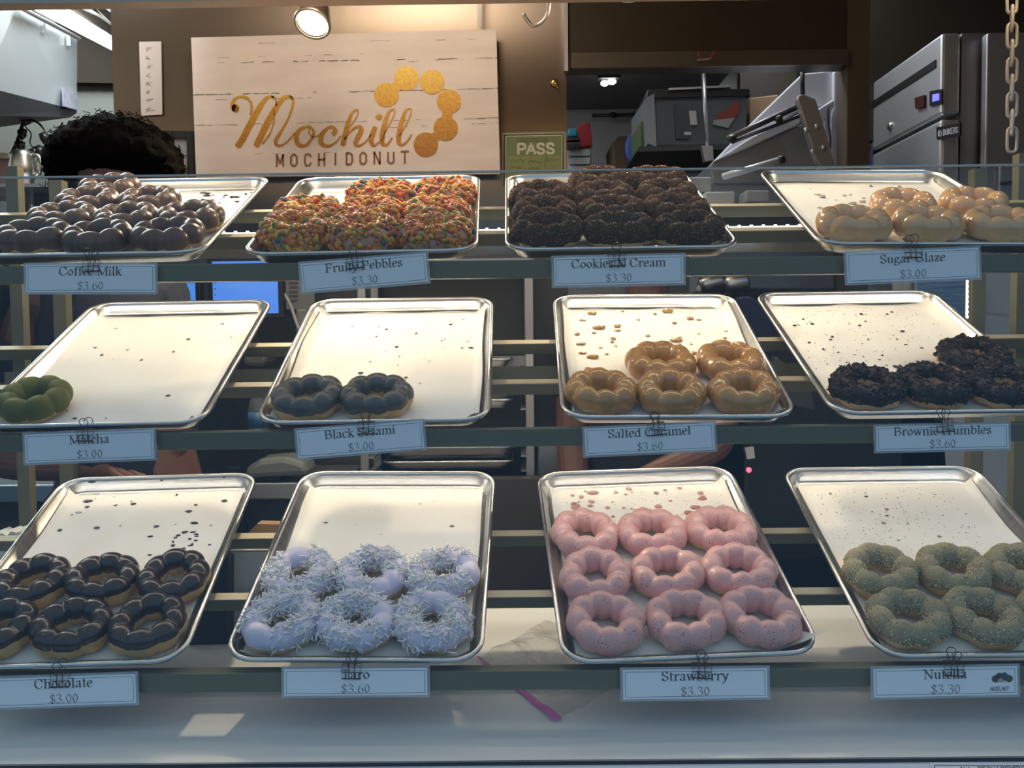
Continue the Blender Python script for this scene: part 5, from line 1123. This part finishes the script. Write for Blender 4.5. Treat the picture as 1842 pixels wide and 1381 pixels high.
simple('splash_guard', 'brushed steel splash panel behind the glowing LED reflection', 'panel', [(1645, 500), (1758, 500), (1758, 640), (1645, 640)], 1.996, .02, mat('scratched steel', (.30, .32, .34), .36, .95, bump=.5, bscale=9, stretch=(1, 1, 14)))

# under the bottom rack, on the deck
t = thing('open_carton', 'open white carton with folded flaps under the chocolate and taro pans', 'box', on_z(462, 1150, DECK_Z))
Yk = t.location.y; A = at(415, 992, Yk); B = at(505, 992, Yk); zt_ = A.z
MB().box(rel(t, (A.x, Yk, DECK_Z + .001)), rel(t, (B.x + .02, Yk + .14, zt_))).build('body', mat('white carton board', (.42, .46, .50), .6), t)
mb = MB(); mb.prism([rel(t, p) for p in ((A.x, Yk - .001, zt_ + .001), (B.x + .02, Yk - .001, zt_ + .001), (B.x + .02, Yk + .10, zt_ + .004), (A.x + .01, Yk + .10, zt_ + .004))], (0, 0, .0015)); mb.build('top_flap', mat('flap board', (.62, .55, .46), .6, var=(.46, .40, .33), scale=18, stretch=(1, .1, 1)), t)
mb = MB(); mb.prism([rel(t, at(x, y, Yk + .10)) for x, y in ((446, 958), (462, 942), (520, 944), (516, 962))], (0, .03, 0)); mb.build('back_flap', M_CARDBOARD, t)
simple('black_bin', 'black bin standing on the deck behind the chocolate pan', 'bin', [(296, 1010), (412, 1000), (412, 1158), (330, 1162)], on_z(380, 1160, DECK_Z).y, .10, mat('bin black', (.012, .014, .017), .45))
simple('paper_bag', 'white paper bag with a ragged top edge at the left end of the deck', 'bag', [(-30, 966), (-18, 960), (-8, 966), (2, 958), (12, 963), (20, 955), (30, 958), (33, 1120), (-30, 1124)], 1.50, .06, mat('white paper bag', (.52, .54, .53), .7), bevel=.001)
# zip bag lying on the deck
zp = [(862, 1183), (900, 1168), (1000, 1130), (1090, 1120), (1150, 1190), (1140, 1260), (1004, 1298)]
t = thing('zip_bag', 'clear plastic zip bag with magenta seal lying on the deck', 'bag', on_z(1000, 1220, DECK_Z + .001))
rng = random.Random(2); NB = 26
def zpt(u, v):
    a = Vector(on_z(860, 1186, DECK_Z)).lerp(Vector(on_z(1002, 1297, DECK_Z)), u); b = Vector(on_z(985, 1118, DECK_Z)).lerp(Vector(on_z(1180, 1205, DECK_Z)), u)
    p = a.lerp(b, v); p.z = DECK_Z + .0012 + .016 * max(0, noise.noise((u * 3.2 + 4, v * 3.2, 2.2)) + .25) * math.sin(math.pi * min(1, max(0, v))) + .006 * abs(noise.noise((u * 8, v * 8, 7))); return p
vs = [rel(t, zpt(i / NB, j / NB)) for j in range(NB + 1) for i in range(NB + 1)]
mb = MB(); mb.add(vs, [(j * (NB + 1) + i, j * (NB + 1) + i + 1, (j + 1) * (NB + 1) + i + 1, (j + 1) * (NB + 1) + i) for j in range(NB) for i in range(NB)], 0, True)
mb.build('film', glass_mat('plastic film', (.985, .98, .98), .12), t)
a, b = on_z(860, 1186, DECK_Z), on_z(1004, 1298, DECK_Z)
mb = MB()
side = (b - a).cross(Vector((0, 0, 1))).normalized(); n_ = 24; vs = []
for k in range(n_ + 1):
    f = k / n_; w_ = .0022 + .0046 * f; c = a.lerp(b, f) + Vector((0, 0, .0042 + .0014 * math.sin(f * 23) * f))
    for j in range(5): vs.append(rel(t, c + side * (w_ * (j - 2) / 2) + Vector((0, 0, .0016 * (1 - ((j - 2) / 2) ** 2) + .0008 * noise.noise((k * .9, j * 1.3, 1)) * f))))
mb.add(vs, [(k * 5 + j, k * 5 + j + 1, k * 5 + j + 6, k * 5 + j + 5) for k in range(n_) for j in range(4)], 0, True)
mb.build('zip_seal', mat('magenta plastic', (.74, .17, .54), .15, alpha=.8), t)
# notice sheet on the front ledge
t = thing('ledge_notice', 'white printed notice on the counter ledge at lower right', 'notice', on_z(1760, 1384, DECK_Z - .004))
q = [on_z(1672, 1372.5, DECK_Z - .004), on_z(1900, 1373.5, DECK_Z - .004), on_z(1900, 1460, DECK_Z - .004), on_z(1700, 1460, DECK_Z - .004)]
lz = DECK_Z - .0036
MB().prism([rel(t, Vector((p.x, p.y, lz))) for p in q], (0, 0, .0004)).build('sheet', mat('notice sheet', (.80, .82, .86), .4), t)
mb = MB(); pq = lambda x, y: rel(t, Vector((*on_z(x, y, DECK_Z - .003).xy, lz + .0007)))
for a, b in (((1680, 1376), (1900, 1377)), ((1680, 1376), (1706, 1450))): ribbon(mb, [Vector(a), Vector(b)], lambda i, d: 1.5, lambda z: pq(z.x, z.y))
sans_text(mb, 'ALL REQUIREMENT', 0, 0, 6.2, 8, 8.2, 1.5, lambda z: pq(1726 + z.x, 1387 - z.y))
mb.build('printing', M_INK, t)

# ------------------------------------------------------------------ two people behind the case
def person(name, label, pelvis, head, joints, skin_mat, shirt_mat, hairfn, face_dir):
    """one continuous skinned body; shirt and hair are children"""
    t = thing(name, label, 'person', (pelvis.x, pelvis.y, 0))
    def skinned(nm, V, E_, Rr, m, root):
        me = bpy.data.meshes.new(nm); me.from_pydata([rel(t, v) for v in V], E_, []); o = inst(me, nm, t); me.materials.append(m)
        s = o.modifiers.new('skin', 'SKIN')
        for i, r in enumerate(Rr):
            me.skin_vertices[0].data[i].radius = (r, r) if not isinstance(r, tuple) else r
            me.skin_vertices[0].data[i].use_root = i == root
        ss = o.modifiers.new('sub', 'SUBSURF'); ss.levels = ss.render_levels = 2
        for p in me.polygons: p.use_smooth = True
        return o
    V, E_, Rr = [], [], []
    def v(p, r, link=None):
        V.append(Vector(p)); Rr.append(r)
        if link is not None: E_.append((link, len(V) - 1))
        return len(V) - 1
    ch, nk = joints['chest'], joints['neck']
    a = v(pelvis, .115); b = v(pelvis.lerp(ch, .5), .105, a); c = v(ch, .115, b); d = v(nk, .052, c)
    h1 = v(nk.lerp(head, .55), .055, d); h2 = v(head, .082, h1); h3 = v(head + (head - nk).normalized() * .075, .062, h2)
    for s in ('L', 'R'):
        k = v(pelvis + (joints['hip' + s] - pelvis), .088, a); kn = v(joints['knee' + s], .058, k); an = v(joints['ank' + s], .040, kn); v(joints['ank' + s] + Vector((0, -.14, -.03)), .032, an)
        sh = v(joints['sh' + s], .058, c); el = v(joints['el' + s], .041, sh); wr_ = v(joints['wr' + s], .027, el)
        ax = (joints['wr' + s] - joints['el' + s]).normalized(); side = ax.cross(Vector((0, 0, 1))).normalized()
        palm = v(joints['wr' + s] + ax * .045, .026, wr_)
        for f, (o_, L) in enumerate(((-.024, .062), (-.009, .072), (.008, .068), (.024, .052))):
            p1 = joints['wr' + s] + ax * .085 + side * o_; i1 = v(p1, .0095, palm); i2 = v(p1 + ax * L * .5 + Vector((0, 0, -.012)), .0088, i1); v(p1 + ax * L * .85 + Vector((0, 0, -.034)), .0075, i2)
        p1 = joints['wr' + s] + ax * .035 + side * (-.038); i1 = v(p1, .0105, palm); v(p1 + ax * .04 + side * -.014 + Vector((0, 0, -.012)), .009, i1)
    body = skinned('body', V, E_, Rr, skin_mat, 0)
    V, E_, Rr = [], [], []
    a = v(pelvis + Vector((0, 0, -.04)), .150); b = v(pelvis.lerp(ch, .5), .140, a); c = v(ch, .150, b); v(ch.lerp(nk, .72), .085, c)
    for s in ('L', 'R'):
        sh = v(joints['sh' + s], .070, c); v(joints['sh' + s].lerp(joints['el' + s], .62), .060, sh)
    skinned('shirt', V, E_, Rr, shirt_mat, 0)
    V, E_, Rr = [], [], []
    a = v(pelvis + Vector((0, 0, -.02)), .142)
    for s in ('L', 'R'):
        k = v(joints['hip' + s] + Vector((0, 0, -.05)), .100, a); kn = v(joints['knee' + s], .074, k); v(joints['ank' + s] + Vector((0, 0, .02)), .056, kn)
    skinned('trousers', V, E_, Rr, M_NAVY, 0)
    fd = Vector(face_dir).normalized(); upv = (head - nk).normalized(); sd = fd.cross(upv).normalized()
    mb = MB(); mb.blob(rel(t, head) + fd * .088 - upv * .012, (.014, .022, .020), 0, .05, 1, 2); mb.build('nose', skin_mat, body)
    for s in (-1, 1):
        mb = MB(); mb.blob(rel(t, head) + fd * .076 + sd * .032 * s + upv * .012, (.012, .008, .006), 0, 0, 1, 2); mb.build('eye', M_BLACK, body)
        mb = MB(); mb.blob(rel(t, head) + sd * .084 * s - upv * .005, (.012, .018, .030), 0, 0, 1, 2); mb.build('ear', skin_mat, body)
    mb = MB(); mb.blob(rel(t, head) + fd * .078 - upv * .048, (.024, .008, .006), 0, 0, 1, 2); mb.build('mouth', mat('lips', (.30, .09, .07), .5), body)
    hairfn(t, head, fd, upv)
    return t
def curly(rad, n, seed):
    def f(t, head, fd, upv):
        rng = random.Random(seed); bm = bmesh.new(); bmesh.ops.create_icosphere(bm, subdivisions=5, radius=1); c = rel(t, head) + upv * .02 - fd * .012
        vs = []; bm.verts.index_update()
        for w in bm.verts:
            d = w.co.normalized(); k = 1 + .05 * noise.noise(d * 7) + .06 * noise.noise(d * 17)
            front = d.dot(fd); low = -d.dot(upv)
            k *= 1 - .42 * max(0, min(1, (front - .25) * 2)) * max(0, min(1, low * 1.5 + .6))
            vs.append(c + Vector((d.x * rad[0], d.y * rad[1], d.z * rad[2])) * k)
        mb = MB(); mb.add(vs, [tuple(x.index for x in f_.verts) for f_ in bm.faces], 0, True); bm.free()
        for i in range(n):                          # loose curls standing off the outline
            d = Vector((rng.gauss(0, 1), rng.gauss(0, 1), rng.gauss(.3, 1))).normalized(); p = c + Vector((d.x * rad[0], d.y * rad[1], d.z * rad[2])); L = rng.uniform(.004, .016)
            if d.dot(fd) > .45 and d.dot(upv) < .3: continue
            s1 = d.orthogonal().normalized(); s2 = d.cross(s1); q = []
            for k in range(7): a = k * 1.1 + i; q.append(p + d * (L * k / 6) + (s1 * math.cos(a) + s2 * math.sin(a)) * .006)
            mb.tube(q, .0009, 3, caps=False)
        mb.build('hair', M_HAIR, t)
    return f
V3 = Vector
hd = at(203, 322, 1.91)
person('person', 'person with dark curly hair and dark shirt bending behind the coffee milk pan', V3((hd.x + .02, 1.895, .93)), hd, dict(
    chest=V3((hd.x + .01, 1.90, 1.29)), neck=V3((hd.x, 1.92, 1.48)), shL=V3((hd.x - .17, 1.91, 1.40)), shR=V3((hd.x + .11, 1.91, 1.38)),
    elL=at(-20, 832, 1.86), wrL=at(150, 842, 1.80), elR=at(310, 824, 1.87), wrR=at(215, 846, 1.85),
    hipL=V3((hd.x - .09, 1.90, .88)), hipR=V3((hd.x + .11, 1.90, .88)), kneeL=V3((hd.x - .10, 1.88, .48)), kneeR=V3((hd.x + .12, 1.88, .48)), ankL=V3((hd.x - .10, 1.92, .065)), ankR=V3((hd.x + .12, 1.92, .065))),
    M_SKIN, M_NAVY, curly((.138, .125, .105), 260, 4), (0, -1, -.45))
h2_ = at(1165, 412, 2.06)
person('person', 'person in black shirt mostly hidden behind the caramel pan, bare forearms showing', V3((h2_.x, 2.10, .86)), h2_, dict(
    chest=V3((h2_.x, 2.08, 1.17)), neck=V3((h2_.x, 2.07, 1.38)), shL=V3((h2_.x - .155, 2.08, 1.28)), shR=V3((h2_.x + .155, 2.08, 1.28)),
    elL=at(1030, 800, 2.06), wrL=V3((h2_.x - .17, 1.98, .88)), elR=at(1296, 802, 1.95), wrR=at(1180, 850, 1.90),
    hipL=V3((h2_.x - .09, 2.10, .82)), hipR=V3((h2_.x + .09, 2.10, .82)), kneeL=V3((h2_.x - .10, 2.07, .45)), kneeR=V3((h2_.x + .10, 2.07, .45)), ankL=V3((h2_.x - .10, 2.11, .065)), ankR=V3((h2_.x + .10, 2.11, .065))),
    M_SKIN, M_SHIRT, curly((.092, .100, .098), 120, 9), (0, -1, -.2))
